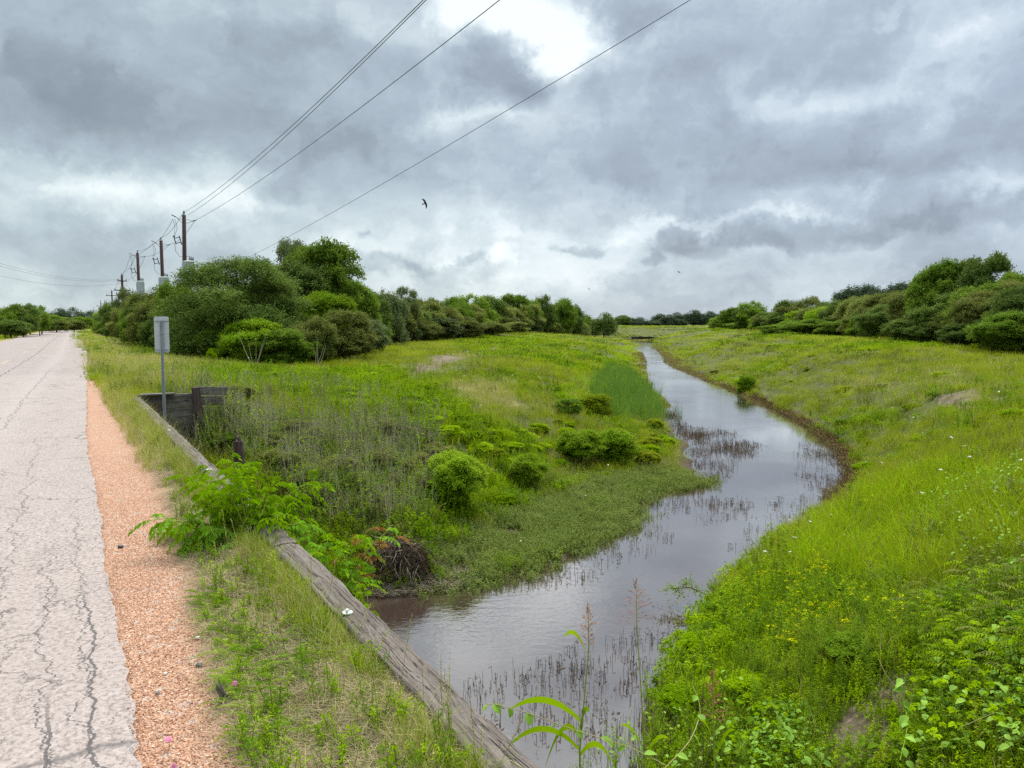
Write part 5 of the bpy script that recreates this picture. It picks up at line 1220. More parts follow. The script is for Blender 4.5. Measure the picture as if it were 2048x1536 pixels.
def wire(label, pts, r_):
    mb = MB(); mb.tube(pts, r_, 5); o = mb.build('power_line', M_wire); tag(o, label, 'power line', 'power lines'); return o
def fit_wire(label, t0, px3, s_lo, r_=.0105, t1=None):
    """wire in the vertical plane t = t0, its height a parabola through three surveyed sight lines"""
    q = np.array([at_t(x, y, t0) for x, y in px3]); co = np.polyfit(q[:, 0], q[:, 1], 2)
    s_ = np.linspace(q[:, 0].max(), s_lo, 60); return wire(label, [road(s, t0, np.polyval(co, s)) for s in s_], r_)
tA = st(PA[0], PA[1])[1]
fit_wire('upper of the two nearly touching wires from the nearest pole top', tA - .1, [(366, 426), (500, 326), (846, 0)], -12)
fit_wire('lower of the two nearly touching wires from the nearest pole', tA + .15, [(376, 430), (500, 336), (852, 0)], -12)
fit_wire('single wire from the right insulator of the nearest pole', tA + .75, [(388, 442), (645, 272), (999, 0)], -12)
fit_wire('lowest separate wire that disappears behind the sparse treetop', 13.5, [(482, 522), (735, 385), (1380, 0)], -6)
def span(label, a, b, sag, r_=.014):
    a, b = np.array(a), np.array(b); f = np.linspace(0, 1, 14)
    return wire(label, [a * (1 - q) + b * q - np.array([0, 0, 4 * sag * q * (1 - q)]) for q in f], r_)
Rv = np.array([CA, SA, 0]); UPV = np.array([0, 0, 1])
for nm, off in (('top', 0 * Rv + .25 * UPV), ('left', -.7 * Rv - .3 * UPV), ('right', .7 * Rv - .3 * UPV)):
    span('%s wire between the nearest and middle tank poles' % nm, PA + off, PB + off, .35)
    span('%s wire between the middle and third tank poles' % nm, PB + off, PC + off, .3)
    span('%s wire from the third tank pole to the slender pole' % nm, PC + off, PD + off * [1, 1, 2], .6, .016)
    span('%s thin distant wire beyond the slender pole' % nm, PD + off * [1, 1, 2], PE + off, .8, .014)
    span('%s very thin wire in the farthest span' % nm, PE + off, PF + off, 1.0, .014)
for y0, y1, lb in ((500, 558, 'upper faint wire crossing the road at far left'), (507, 560, 'middle faint wire crossing the road at far left'), (533, 566, 'lowest faint wire crossing the road at far left')):
    span(lb, at_d(-120, y0 - 14, 75), at_d(245, y1, 117), 1.3, .012)

# ------------------------------------------------------------------ birds
def bird(px, py, d, span_, label, rz=0.0):
    c = at_d(px, py, d); root = thing('bird', label, 'bird', c, 0, 'birds in the sky')
    V = []; n = 9; F = []
    for sg in (1,):
        pass
    mb = MB()
    prof = [(-.5, -.10, .05), (-.44, -.03, .12), (-.30, .035, .17), (-.15, .05, .19), (0, .03, .20), (.15, .03, .19), (.30, -.01, .17), (.44, -.09, .12), (.5, -.16, .05)]
    top = []; bot = []
    for x, y, ch in prof: top.append((x, 0.0 + abs(x) * .12, y + ch * .5)); bot.append((x, abs(x) * .12, y - ch * .5))
    allv = [(x, y + .008, z) for x, y, z in top] + [(x, y - .008, z) for x, y, z in top] + [(x, y + .008, z) for x, y, z in bot] + [(x, y - .008, z) for x, y, z in bot]
    m = len(prof)
    for i in range(m - 1):
        F += [(i, i + 1, 2 * m + i + 1, 2 * m + i), (m + i + 1, m + i, 3 * m + i, 3 * m + i + 1), (i + 1, i, m + i, m + i + 1), (2 * m + i, 2 * m + i + 1, 3 * m + i + 1, 3 * m + i)]
    mb.add(allv, F)
    mb.tube([(0, 0, .16), (0, 0, .10), (0, 0, 0), (0, 0, -.13), (0, 0, -.20), (0, 0, -.30)], [.01, .03, .05, .045, .05, .065], 8)
    mb.v = [tuple(Matrix.Rotation(rz, 3, 'Y') @ (Vector(p) * span_)) for p in mb.v]
    o = mb.build('body', M_bird, root); return root
bird(850, 406, 70, .95, 'large dark soaring bird with long wings', R(-118 + 180))
bird(1358, 544, 160, .7, 'tiny speck of a bird right of the middle', .4); bird(1178, 578, 180, .6, 'tiny speck of a bird above the far tree line', -.3)

# ------------------------------------------------------------------ distant culvert at the end of the water
cp = at_d(1290, 660, 205); culv = thing('culvert', 'small distant culvert crossing at the end of the water', 'culvert', (cp[0], cp[1], WATER), R(-8))
mb = MB(); mb.box((0, 0, .75), (3.6, 1.6, .16)); mb.build('deck', M_root, culv)
for sx in (-1, 1):
    mb = MB(); mb.box((sx * 2.6, -.1, .4), (1.9, .4, .9), sx * .5); mb.build('wing_wall', M_root, culv)
for sx in (-2, -.7, .7, 2):
    mb = MB(); mb.tube([(sx * .7, -.7, -.5), (sx * .7, -.7, .66)], .08, 8); mb.build('pile', M_pole, culv)
mb = MB(); mb.box((0, 1.1, .2), (5, .3, .9)); mb.build('back_wall', M_root, culv)

# ------------------------------------------------------------------ roadside near the camera
SH0, SH1 = .35, 17.5
def sh_pts(n, s0, s1, t0, t1, power=1.0):
    s = s0 + (s1 - s0) * U(0, 1, n) ** power; t = U(t0, t1, n); p = road(0, 0); return s, t
def grav_edge(s): return np.interp(s, [0, 2, 3.6, 5.5, 8, 11, 14, 18, 22, 25, 28], [.42, .42, .60, .66, .80, .85, .88, .80, .62, .4, .1])
def st_xy(s, t): return -s * SA + t * CA, s * CA + t * SA
def P_thatch(n, spread):
    p = Proto([LM['thatch'], LM['straw']]); a = U(0, 6.28, n)
    base = np.stack([U(-spread, spread, n), U(-spread, spread, n), U(0.0, .015, n)], -1); L_ = U(.04, .16, n)
    k = n * 3 // 4; p.blades(base[:k], U(.0, .03, k), a[:k], L_[:k], U(.0012, .003, k), 0, droop=.2); p.blades(base[k:], U(.0, .05, n - k), a[k:], L_[k:], U(.0012, .003, n - k), 1, droop=.3)
    return p
s, t = sh_pts(7000, 1.3, 17.4, .3, 1.16, 1.9); e = t - grav_edge(s) + (fbm(s * 2.2, t * 3, 51) - .47) * .35; k = (e > .02) & (fbm(s * 1.5, t * 4, 52) > .30)
s, t = s[k], t[k]; x, y = st_xy(s, t)
scatter('thatch', [P_thatch(46, .10), P_thatch(60, .12), P_thatch(36, .09)], x, y, -.03 + soil_rise(s, t), U(.7, 1.2, len(x)), U(0, 6.28, len(x)), np.zeros(len(x)), 'dry fallen grass matted on the shoulder between gravel and beam', 'dead grass')
def P_tuft(n, h, sp_, w_, mats, second=.3, lean=.6): return P_grass(n, h, sp_, w_, lean, mats, second, 1.2)
s, t = sh_pts(5200, 1.3, 17.6, .3, 1.16, 1.7); e = t - grav_edge(s) + (fbm(s * 1.8, t * 2.5, 53) - .47) * .5; dens = fbm(s * 1.6, t * 3, 54) + (t - .75) * .45
k = (e > .0) & (dens > .51); s, t = s[k], t[k]; x, y = st_xy(s, t)
hs = np.clip(.35 + (t - .6) * .9, .3, .85) * U(.6, 1.2, len(x))
scatter('shoulder_grass', [P_tuft(22, .13, .05, .0035, ('grass', 'straw'), .3), P_tuft(16, .20, .045, .0035, ('grass', 'olive'), .3), P_tuft(26, .09, .06, .003, ('olive', 'grass'), .4), P_tuft(14, .24, .04, .004, ('grass2', 'grass'), .4)],
        x, y, -.035 + soil_rise(s, t), hs, U(0, 6.28, len(x)), U(0, .15, len(x)), 'short green grass growing in the shoulder soil beside the beam', 'grass')
# taller blades hugging the beam
s, t = sh_pts(2300, 1.2, 18.5, .98, 1.14, 1.25); k = fbm(s * 1.3, t * 0, 55) + U(-.1, .1, len(s)) > .40; s, t = s[k], t[k]; x, y = st_xy(s, t)
hh = U(.5, 1.0, len(x)) * np.interp(s, [1, 4, 7, 12, 18], [.8, .85, .8, 1.1, 1.2])
scatter('beam_grass', [P_tuft(20, .26, .05, .0035, ('grass', 'straw'), .3, .5), P_tuft(16, .32, .05, .0035, ('straw', 'grass'), .5, .6), P_tuft(18, .22, .05, .004, ('grass2', 'grass'), .5, .5), P_tuft(14, .28, .05, .003, ('olive', 'red'), .2, .5)],
        x, y, -.035 + soil_rise(s, t), hh, U(0, 6.28, len(x)), U(0, .2, len(x)), 'taller green and straw grass hugging the timber beam', 'grass')
s, t = sh_pts(900, 9, 27, .75, 1.3); k = t - grav_edge(s) * .9 > 0; s, t = s[k], t[k]; x, y = st_xy(s, t + np.interp(s, [0, 18, 27], [0, 0, .3]))
scatter('verge_grass', [P_tuft(26, .34, .08, .005, ('straw', 'grass'), .5, .6), P_tuft(26, .28, .08, .005, ('grass', 'straw'), .4, .6)], x, y, np.full(len(x), -.05), U(.6, 1.1, len(x)), U(0, 6.28, len(x)), U(0, .2, len(x)), 'pale leaning grass between gravel and beam farther along the road', 'grass')
# small feather-leaved plants on the ground
def P_mim(n, L_, mats=('weedd', 'stem'), leaf=.018, h=.03):
    p = Proto([LM[m] for m in mats])
    for i in range(n):
        a = U(0, 6.28); el = U(.1, .9); pinnate(p, (U(-.02, .02), U(-.02, .02), U(0, h)), (math.cos(a), math.sin(a), el), (0, 0, 1), L_ * U(.6, 1.1), 9, leaf, ratio=.3, droop=.4, rachis=.0011, fold=.1)
    return p
s, t = sh_pts(1500, 1.25, 5.0, .3, 1.14, 1.3); e = t - grav_edge(s); k = (e > -.02) & (fbm(s * 2.6, t * 3.5, 56) > .46); s, t = s[k], t[k]; x, y = st_xy(s, t)
scatter('feather_weeds', [P_mim(6, .09), P_mim(8, .11, ('weed', 'stem')), P_mim(5, .13, ('weedd', 'stem'), .022, .06), P_weed(4, .12, .03, .025, 10, ratio=.35)], x, y, -.03 + soil_rise(s, t), U(.6, 1.15, len(x)), U(0, 6.28, len(x)), U(0, .2, len(x)), 'small feather-leaved weeds on the shoulder near the camera', 'weeds')
s, t = sh_pts(520, 2.2, 16, .5, 1.14, 1.4); k = (t - grav_edge(s) > .03); s, t = s[k], t[k]; x, y = st_xy(s, t)
scatter('low_weeds', [P_weed(5, .16, .05, .03, 16, ratio=.3), P_weed(4, .22, .05, .034, 18, mats=('weedd', 'stem'), ratio=.25), P_weed(3, .2, .03, .03, 20, mats=('grass2', 'stem'), ratio=.22)], x, y, -.03 + soil_rise(s, t), U(.5, 1.2, len(x)), U(0, 6.28, len(x)), U(0, .15, len(x)), 'small leafy weeds dotted over the shoulder', 'weeds')
# loose pebbles
def P_peb(sz):
    r_ = random.Random(int(sz * 1e5)); bm = bmesh.new(); bmesh.ops.create_icosphere(bm, subdivisions=1, radius=sz)
    for v in bm.verts: v.co *= r_.uniform(.75, 1.2); v.co.z *= .6
    me = bpy.data.meshes.new('pebble'); bm.to_mesh(me); bm.free(); return me
def peb_mat():
    m, t = mat('pebble'); oi = t.new('ShaderNodeObjectInfo').outputs['Random']
    c = t.ramp(oi, [(0, (.28, .135, .08)), (.3, (.44, .218, .122)), (.6, (.53, .285, .17)), (.8, (.60, .38, .25)), (.93, (.76, .60, .46)), (.985, (.2, .14, .11))], 'CONSTANT'); finish(t, c, .75, spec=.3); return m
MP = peb_mat(); pk = [P_peb(.0028), P_peb(.0023), P_peb(.0034), P_peb(.0044)]
for q in pk: q.materials.append(MP)
s = 1.2 + 9.5 * U(0, 1, 60000) ** 2.4; t = U(.12, 1.12, len(s)); e = t - grav_edge(s) + (fbm(s * 2.2, t * 3, 57) - .47) * .5 + U(-.12, .12, len(s)); lo = np.interp(s, [0, 12], [.17, .26]) + (fbm(s * 3, s * 0, 58) - .47) * .1
k = (e < .02) & (t > lo) | (U(0, 1, len(s)) < .05) & (t > .05); s, t = s[k], t[k]; x, y = st_xy(s, t)
scatter('loose_gravel', pk, x, y, np.where(t < .2, .002, -.027), U(.6, 1.25, len(x)) * np.interp(s, [1, 6, 10.7], [1, .9, .5]), U(0, 6.28, len(x)), U(0, .5, len(x)), 'loose orange pebbles on the gravel shoulder', 'gravel')

# a few single stones and bits of wood
def stone(px, py, sz, m, name, label):
    p = at_z(px, py, -.02); bm = bmesh.new(); bmesh.ops.create_icosphere(bm, subdivisions=2, radius=sz)
    q = random.Random(px)
    for v in bm.verts: v.co = Vector((v.co.x * q.uniform(.85, 1.25), v.co.y * q.uniform(.8, 1.1), v.co.z * q.uniform(.5, .75)))
    me = bpy.data.meshes.new(name); bm.to_mesh(me); bm.free(); me.materials.append(m)
    o = bpy.data.objects.new(name, me); COL.objects.link(o); o.location = tuple(p); tag(o, label, 'stone', 'single stones on the shoulder')
stone(241, 1093, .020, M_dark, 'stone', 'dark stone lying alone on the orange gravel')
stone(398, 1330, .016, M_dark, 'stone', 'dark stone at the gravel border among green sprigs')
stone(395, 1275, .012, M_white, 'stone', 'small white stone at the gravel border')
stone(331, 1346, .008, M_white, 'stone', 'tiny pale stone in the middle of the gravel')
stone(315, 1385, .010, M_concrete, 'stone', 'small reddish stone near the bottom of the gravel')
p = at_z(452, 1400, -.02); chip = thing('wood_splinter', 'splintered grey wood chunk sticking out of the shoulder weeds', 'wood', p, .6)
mb = MB()
for k in range(7):
    a = Vector((random.uniform(-.02, .02), random.uniform(-.008, .008), -.01)); b = Vector((random.uniform(-.045, -.01), random.uniform(-.01, .01), random.uniform(.05, .10))); mb.tube([a, (a + b) / 2, b], [.009, .007, .002], 5)
mb.build('splinters', M_plank, chip)
for px, py, h, lb in ((470, 1363, .05, 'pink puffball flower among the shoulder weeds, topmost of three'), (337, 1475, .04, 'small pink puffball flower by the gravel, middle of three'), (347, 1530, .05, 'pink puffball flower at the bottom picture edge')):
    p0 = at_z(px, py + 4, -.03 + h); root = thing('pink_flower', lb, 'flower', (p0[0], p0[1], -.03), 0, 'pink flowers on the shoulder')
    q = Proto([LM['stem']]); q.stem([(0, 0, 0), (.004, 0, h * .5), (0, 0, h)], .0012); o = bpy.data.objects.new('stem', q.mesh('stem')); COL.objects.link(o); o.parent = root
    q = Proto([LM['pink']]); n = 160; d = rng.normal(size=(n, 3)); d /= np.linalg.norm(d, axis=1, keepdims=True); q.leaves(np.tile([0, 0, h], (n, 1)) + d * .003, d, .0115, .16, 0); o = bpy.data.objects.new('blossom', q.mesh('blossom')); COL.objects.link(o); o.parent = root

# ------------------------------------------------------------------ big feather-leaved shrub growing over the beam
def compound_shrub(name, label, base, ends, d0, dj, L0, leaf, mats=('sumac', 'stem', 'sumacd', 'red'), nfr=5, npair=7, arch=.25):
    root = thing(name, label, 'shrub', base, 0); ps = Proto([LM['stem']]); pl = Proto([LM[m] for m in mats])
    pl_low = Proto([LM[mats[2]], LM[mats[1]]]); red = Proto([LM['red'], LM['stem']]); b = np.zeros(3)
    for i, (px, py) in enumerate(list(ends) + [(a + 14, b + 12) for a, b in ends[::2]]):
        e = at_d(px, py, d0 + U(-dj, dj)) - np.array(base); L_ = np.linalg.norm(e)
        c = e * .5 + np.array([0, 0, arch * L_]); f = np.linspace(0, 1, 7)[:, None]; pts = (1 - f) ** 2 * b + 2 * f * (1 - f) * c + f ** 2 * e
        ps.stem(pts, [.007 * (1.1 - q) + .0015 for q in f[:, 0]])
        lowf = py > 1015
        tgt = pl_low if (lowf and U() < .6) else pl
        if py > 1060 and U() < .06: tgt = red
        for k in range(nfr):
            q = .42 + .58 * k / (nfr - 1); j = min(int(q * 6), 5); w_ = q * 6 - j; c0 = pts[j] * (1 - w_) + pts[j + 1] * w_; dr = pts[j + 1] - pts[j]; dr /= np.linalg.norm(dr)
            a = 2.4 * k + U(-.4, .4) + i; side = np.array([math.cos(a), math.sin(a), U(.1, .5)]); dv = dr * (.9 if k == nfr - 1 else .5) + side * .75
            pinnate(tgt, c0, dv, (0, 0, 1), L0 * U(.7, 1.15), npair, leaf, 0, 1, ratio=.46, droop=U(.35, .95), fold=.35)
    for nm, q in (('branches', ps), ('leaves', pl), ('leaves', pl_low), ('leaves', red)):
        if q.V: o = bpy.data.objects.new(nm, q.mesh(nm)); COL.objects.link(o); o.parent = root
    return root
ENDS = [(350, 950), (395, 935), (462, 915), (500, 930), (470, 960), (550, 965), (622, 962), (588, 990), (440, 965), (380, 1000), (310, 1045), (335, 1065), (285, 1040), (480, 1000), (520, 1010), (562, 1030), (608, 1038), (450, 1040), (420, 1085), (520, 1070),
        (580, 1075), (615, 1100), (400, 1060), (360, 1090), (490, 1060), (545, 1050), (440, 1000), (600, 1010), (540, 1000), (350, 1075), (470, 1085), (590, 1050), (500, 1100), (420, 1020), (560, 1095)]
bp = at_z(500, 1095, -.04)
compound_shrub('feather_leaved_shrub', 'bright green feather-leaved shrub spilling over the timber beam', bp, [(a + (22 if a < 420 else 0), b) for a, b in ENDS], bp[1] + .1, .38, .15, .064, nfr=8, npair=5)
bp2 = road(5.0, 1.42, -.55)
compound_shrub('feather_leaved_shrub', 'feather-leaved shrub hanging out over the water beyond the beam', bp2, [(700, 1080), (735, 1062), (775, 1062), (655, 1085), (690, 1120), (735, 1150), (640, 1110), (725, 1170), (670, 1150), (700, 1140), (620, 1080), (660, 1120)], bp2[1] + .25, .25, .17, .055, nfr=6, npair=6)
bp3 = road(4.0, 1.40, -.75)
compound_shrub('feather_leaved_shrub', 'small lime sprout peeking over the beam beside the bolt', bp3, [(712, 1180), (735, 1195), (700, 1190)], bp3[1] + .2, .12, .11, .034, nfr=4, mats=('sumac', 'stem', 'sumac', 'red'))

# ------------------------------------------------------------------ tall seeding grasses over the water, each a plant
def seed_grass(px, py_top, py_head, foot_px, foot_py, d, label, blades_, mats=('seed',), spread=.055):
    tp = at_d(px, py_top, d); hd = at_d(px + 2, py_head, d); ft = at_d(foot_px, foot_py, d); z0 = hz1(ft[0], ft[1]); base = np.array([ft[0], ft[1], z0])
    root = thing('seeding_grass', label, 'grass plant', base, 0, 'tall seeding grasses'); L = lambda p: np.array(p) - base
    q = Proto([LM['stem']]); q.stem([(0, 0, -.03), L(ft) * .5, L(ft), L(hd), L(tp)], [.006, .005, .0045, .003, .001]); o = bpy.data.objects.new('stem', q.mesh('stem')); COL.objects.link(o); o.parent = root
    q = Proto([LM[mats[0]]]); H_ = tp[2] - hd[2]
    for k in range(40):
        f = k / 39; c = L(hd) * (1 - f) + L(tp) * f; a = U(0, 6.28); r_ = spread * (1 - f) ** .8 * U(.5, 1.1) + .006; e = c + np.array([math.cos(a) * r_, math.sin(a) * r_ * .7, H_ * .16 * U(.3, 1.2)])
        q.stem([c, e], [.0009, .0006]); m = 5; g = U(.3, 1, m)[:, None]; q.leaves(c * (1 - g) + e * g, np.tile(e - c + [0, 0, .01], (m, 1)) + rng.normal(size=(m, 3)) * .01, U(.009, .014, m), .3)
    o = bpy.data.objects.new('seedhead', q.mesh('seedhead')); COL.objects.link(o); o.parent = root
    for (bx, by, ex, ey, w_, rise) in blades_:
        q = Proto([LM['weed']]); b = L(at_d(bx, by, d)); e = L(at_d(ex, ey, d)); n = 9; V = []
        for i in range(n):
            f = i / (n - 1); c = b * (1 - f) + e * f + np.array([0, 0, rise * 4 * f * (1 - f)]); wv = w_ * (math.sin(PI * min(1, .15 + f * .85)) ** .6) * .5 + .0006
            V += [c + np.array([0, wv * .8, wv * .6]), c - np.array([0, wv * .8, wv * .6])]
        q.add(V, [(2 * i, 2 * i + 1, 2 * i + 3, 2 * i + 2) for i in range(n - 1)]); o = bpy.data.objects.new('blade', q.mesh('blade')); COL.objects.link(o); o.parent = root
seed_grass(1176, 1218, 1292, 1160, 1500, 3.3, 'reddish seedhead grass with a bent leaf, left of the two over the water', [(1170, 1300, 1127, 1275, .022, .05), (1160, 1440, 1018, 1420, .030, .07), (1163, 1480, 1090, 1536, .026, .12), (1158, 1470, 1180, 1425, .028, .06), (1160, 1500, 1010, 1500, .026, .1), (1160, 1510, 1230, 1536, .026, .08)])
seed_grass(1272, 1165, 1250, 1290, 1500, 3.6, 'tall seedhead grass with spread red branches, right of the two over the water', [(1283, 1400, 1300, 1345, .014, .03), (1290, 1500, 1285, 1420, .034, .01), (1290, 1510, 1240, 1450, .02, .05), (1288, 1520, 1340, 1480, .02, .06)], spread=.10)
seed_grass(1425, 1350, 1440, 1430, 1536, 2.6, 'brownish bushy seedhead grass at the bottom edge', [(1430, 1500, 1400, 1440, .012, .03), (1432, 1510, 1470, 1460, .012, .03)], spread=.05)
# thin straw seed stalks along the beam
def P_seedstalk(h):
    p = Proto([LM['straw'], LM['grass']]); e = np.array([U(-.12, .12), U(-.12, .12), h]); m_ = e * .55 + [0, 0, .03 * h]; p.stem([(0, 0, 0), m_ * .5, m_, e], [.0012, .0011, .001, .0008], 1)
    n = 12; f = np.linspace(.62, 1, n)[:, None]; c = m_ * (1 - (f - .55) / .45) + e * ((f - .55) / .45); p.leaves(c, np.tile(e - m_, (n, 1)) + rng.normal(size=(n, 3)) * .03, .016, .3, 0); return p
s, t = sh_pts(240, 1.4, 14, .55, 1.14, 1.3); k = t - grav_edge(s) > .05; s, t = s[k], t[k]; x, y = st_xy(s, t)
scatter('seed_stalks', [P_seedstalk(.3), P_seedstalk(.38), P_seedstalk(.24), P_seedstalk(.34)], x, y, -.03 + soil_rise(s, t), U(.7, 1.15, len(x)), U(0, 6.28, len(x)), U(0, .35, len(x)), 'thin straw seed stalks arching beside the beam', 'grass')

# ------------------------------------------------------------------ near right bank: vines, flowers, broad leaves
def P_vine(n, leaf, h, three=False, mats=('vine', 'stem')):
    p = Proto([LM[m] for m in mats])
    for i in range(n):
        a = U(0, 6.28); r_ = .16 * math.sqrt(U()); b = np.array([math.cos(a) * r_, math.sin(a) * r_, -.02]); tp = b + np.array([U(-.06, .06), U(-.06, .06), h * U(.4, 1.1)]); p.stem([b, tp], [.002, .0012], 1)
        az_ = U(0, 6.28); dr = np.array([math.cos(az_), math.sin(az_), -.25]); sz = leaf * U(.6, 1.15)
        for q in ((0,) if not three else (-1.1, 0, 1.1)):
            c_, s_2 = math.cos(q), math.sin(q); d2 = np.array([dr[0] * c_ - dr[1] * s_2, dr[0] * s_2 + dr[1] * c_, dr[2]]); p_leaf(p, tp, d2, sz * (1 if q == 0 else .85))
    return p
def p_leaf(p, c, d, sz, mi=0):
    """broad pointed leaf of two cupped halves with three quads each"""
    d = d / np.linalg.norm(d); u = np.array([0, 0, 1.0]) + rng.normal(size=3) * .25; sd_ = np.cross(d, u); sd_ /= np.linalg.norm(sd_); nn = np.cross(sd_, d)
    prof = [(0, 0), (.10, .30), (.35, .44), (.68, .30), (1.0, 0)]; mid_ = [c + d * sz * f - nn * sz * .16 * f ** 2 for f, _ in prof]
    for sg in (-1, 1):
        rim = [mid_[i] + sd_ * sg * sz * w_ * .95 + nn * sz * w_ * .28 for i, (f, w_) in enumerate(prof)]
        rim[0] = mid_[0] - d * sz * .08 + sd_ * sg * sz * .08
        V = [mid_[0], rim[0], rim[1], mid_[1], rim[2], mid_[2], rim[3], mid_[3], mid_[4]]
        p.add(V, [(0, 1, 2, 3), (3, 2, 4, 5), (5, 4, 6, 7), (7, 6, 8, 8)][:3], mi); p.add([mid_[3], rim[3], mid_[4], (mid_[3] + mid_[4]) / 2], [(0, 1, 2, 3)], mi)
G_VINE = region([(1440, 1536), (1560, 1440), (1640, 1500), (1760, 1500), (1790, 1440), (1900, 1400), (1960, 1320), (2048, 1250), (2100, 1536), (1500, 1600)])
x, y = poly_pts(G_VINE, 460); h = height(x, y); k = ~bare(x, y); x, y, h = keep(k, x, y, h)
scatter('vine_leaves', [P_vine(8, .065, .28), P_vine(10, .048, .34, True, ('weed', 'stem')), P_vine(7, .080, .26, mats=('weedd', 'stem')), P_vine(11, .040, .30, True), P_vine(9, .05, .3, True, ('weedd', 'stem'))], x, y, h, U(.75, 1.1, len(x)), U(0, 6.28, len(x)), U(0, .2, len(x)), 'broad heart-shaped vine leaves covering the nearest right bank', 'vines')
G_VINE2 = region([(1820, 1060), (1960, 980), (2060, 960), (2060, 1250), (1900, 1230)])
x, y = poly_pts(G_VINE2, 150); h = height(x, y)
scatter('scrambling_vines', [P_vine(8, .06, .5, mats=('marsh', 'stem')), P_vine(7, .05, .6, mats=('vine', 'stem'))], x, y, h, U(.7, 1.1, len(x)), U(0, 6.28, len(x)), U(0, .25, len(x)), 'greyish vines scrambling over the grass at the right edge', 'vines')
G_FERN = region([(1800, 1270), (1900, 1230), (2060, 1200), (2060, 1420), (1950, 1440), (1860, 1400)])
def P_comp(n, h, L_, leaf, mats=('weed', 'stem')):
    p = Proto([LM[m] for m in mats])
    for i in range(n):
        a = U(0, 6.28); z = h * U(.3, 1); pinnate(p, (U(-.08, .08), U(-.08, .08), z), (math.cos(a), math.sin(a), .35), (0, 0, 1), L_ * U(.7, 1.1), 6, leaf, ratio=.3, droop=.5, rachis=.0018)
    p.stem([(0, 0, -.02), (.01, 0, h)], [.005, .003], 1); return p
x, y = poly_pts(G_FERN, 110); h = height(x, y); k = ~bare(x, y); x, y, h = keep(k, x, y, h)
scatter('feather_leaved_bushes', [P_comp(9, .5, .2, .055), P_comp(8, .42, .18, .05, ('weedd', 'stem')), P_comp(9, .5, .2, .05, ('olive', 'stem')), P_comp(9, .4, .2, .055, ('weedd', 'stem'))], x, y, h, U(.7, 1.1, len(x)), U(0, 6.28, len(x)), U(0, .2, len(x)), 'low feather-leaved bushes right of the bare dirt patch', 'bushes')
# fine herb cover right of the water
x, y = poly_pts(G_NEARR, 3600); h = height(x, y); _c2 = chan(x, y); k = onland(x, y, h) & ~bare(x, y) & (_c2 > .35); x, y, h, _c2 = keep(k, x, y, h, _c2)
scatter('fine_herbs', [P_weed(4, .42, .08, .040, 34, ratio=.28, splay=.2), P_weed(3, .5, .07, .045, 34, mats=('weedd', 'stem'), ratio=.25, splay=.2), P_weed(4, .36, .08, .036, 30, mats=('grass', 'stem'), ratio=.25), P_tuft(16, .4, .06, .005, ('grass', 'straw'), .2, .5)],
        x, y, h, U(.6, 1.1, len(x)) * np.clip(.35 + _c2 * .45, .4, 1), U(0, 6.28, len(x)), U(0, .15, len(x)), 'fine-leaved upright herbs on the near right bank', 'weeds')
# yellow flowers
def yellow_plant(px, py, d, label):
    p0 = at_d(px, py, d); z0 = hz1(p0[0], p0[1]); H_ = max(.25, p0[2] - z0); root = thing('yellow_flower', label, 'flower', (p0[0], p0[1], z0), 0, 'yellow flowers on the right bank')
    q = Proto([LM['stem'], LM['weed']]); fl = Proto([LM['yellow']]); q.stem([(0, 0, -.02), (.01, 0, H_ * .6), (0, 0, H_ * .8)], [.003, .0025, .002])
    for i in range(6):
        a = 2 * PI * i / 6 + U(-.3, .3); r_ = U(.02, .06); e = np.array([math.cos(a) * r_, math.sin(a) * r_, H_ * U(.93, 1.05)]); q.stem([(0, 0, H_ * .75), e], [.0012, .001])
        n = 16; fl.leaves(e + np.c_[rng.normal(size=(n, 2)) * .011, rng.normal(size=n) * .003], rdir(n, .2), .011, .7)
    f = U(.1, .8, 14)[:, None]; q.leaves(np.array([[.005, 0, H_ * .8]]) * f, rdir(14, .1), .06, .3, 1)
    for nm, m_ in (('stem', q), ('blossom', fl)): o = bpy.data.objects.new(nm, m_.mesh(nm)); COL.objects.link(o); o.parent = root
YF = [(1556, 1240), (1580, 1250), (1575, 1275), (1592, 1240), (1600, 1265), (1585, 1285), (1530, 1245), (1520, 1242), (1545, 1262), (1562, 1282), (1590, 1180), (1600, 1170), (1560, 1185), (1680, 1225), (1665, 1215), (1700, 1230), (1712, 1240), (1690, 1250), (1705, 1180), (1690, 1175), (1640, 1195), (1850, 1195), (1860, 1250), (1735, 1000), (1745, 990), (1960, 958), (1975, 955), (1955, 965)]
for px, py in YF:
    g = ground_at(px, py + 22); yellow_plant(px, py, g[1] * .97, 'yellow flowerhead cluster standing above the weeds of the right bank')
x, y = poly_pts(G_YEL, 60); h = height(x, y)
def P_yel():
    p = Proto([LM['stem'], LM['yellow']])
    for i in range(3):
        b = np.array([U(-.1, .1), U(-.1, .1), 0]); e = b + [U(-.05, .05), U(-.05, .05), U(.35, .55)]; p.stem([b, e], [.002, .001]); n = 14; p.leaves(e + np.c_[rng.normal(size=(n, 2)) * .016, rng.normal(size=n) * .004], rdir(n, .2), .010, .7, 1)
    return p
scatter('yellow_sprays', [P_yel(), P_yel()], x, y, h, U(.7, 1.1, len(x)), U(0, 6.28, len(x)), U(0, .1, len(x)), 'faint yellow-green flower sprays scattered over the right bank', 'flowers')
X2, Y2, R2_ = polar_pts(120, 12, 90, -20, 34); H2 = height(X2, Y2); k = onland(X2, Y2, H2); X2, Y2, H2 = keep(k, X2, Y2, H2)
def P_wf():
    p = Proto([LM['whitef']]); p.leaves(np.tile([0, 0, .42], (7, 1)), rdir(7, .2), .035, .8); return p
scatter('white_flowers', [P_wf()], X2, Y2, H2, U(.6, 1.3, len(X2)), U(0, 6.28, len(X2)), U(0, .1, len(X2)), 'tiny white flowers dotted over the meadow', 'flowers')

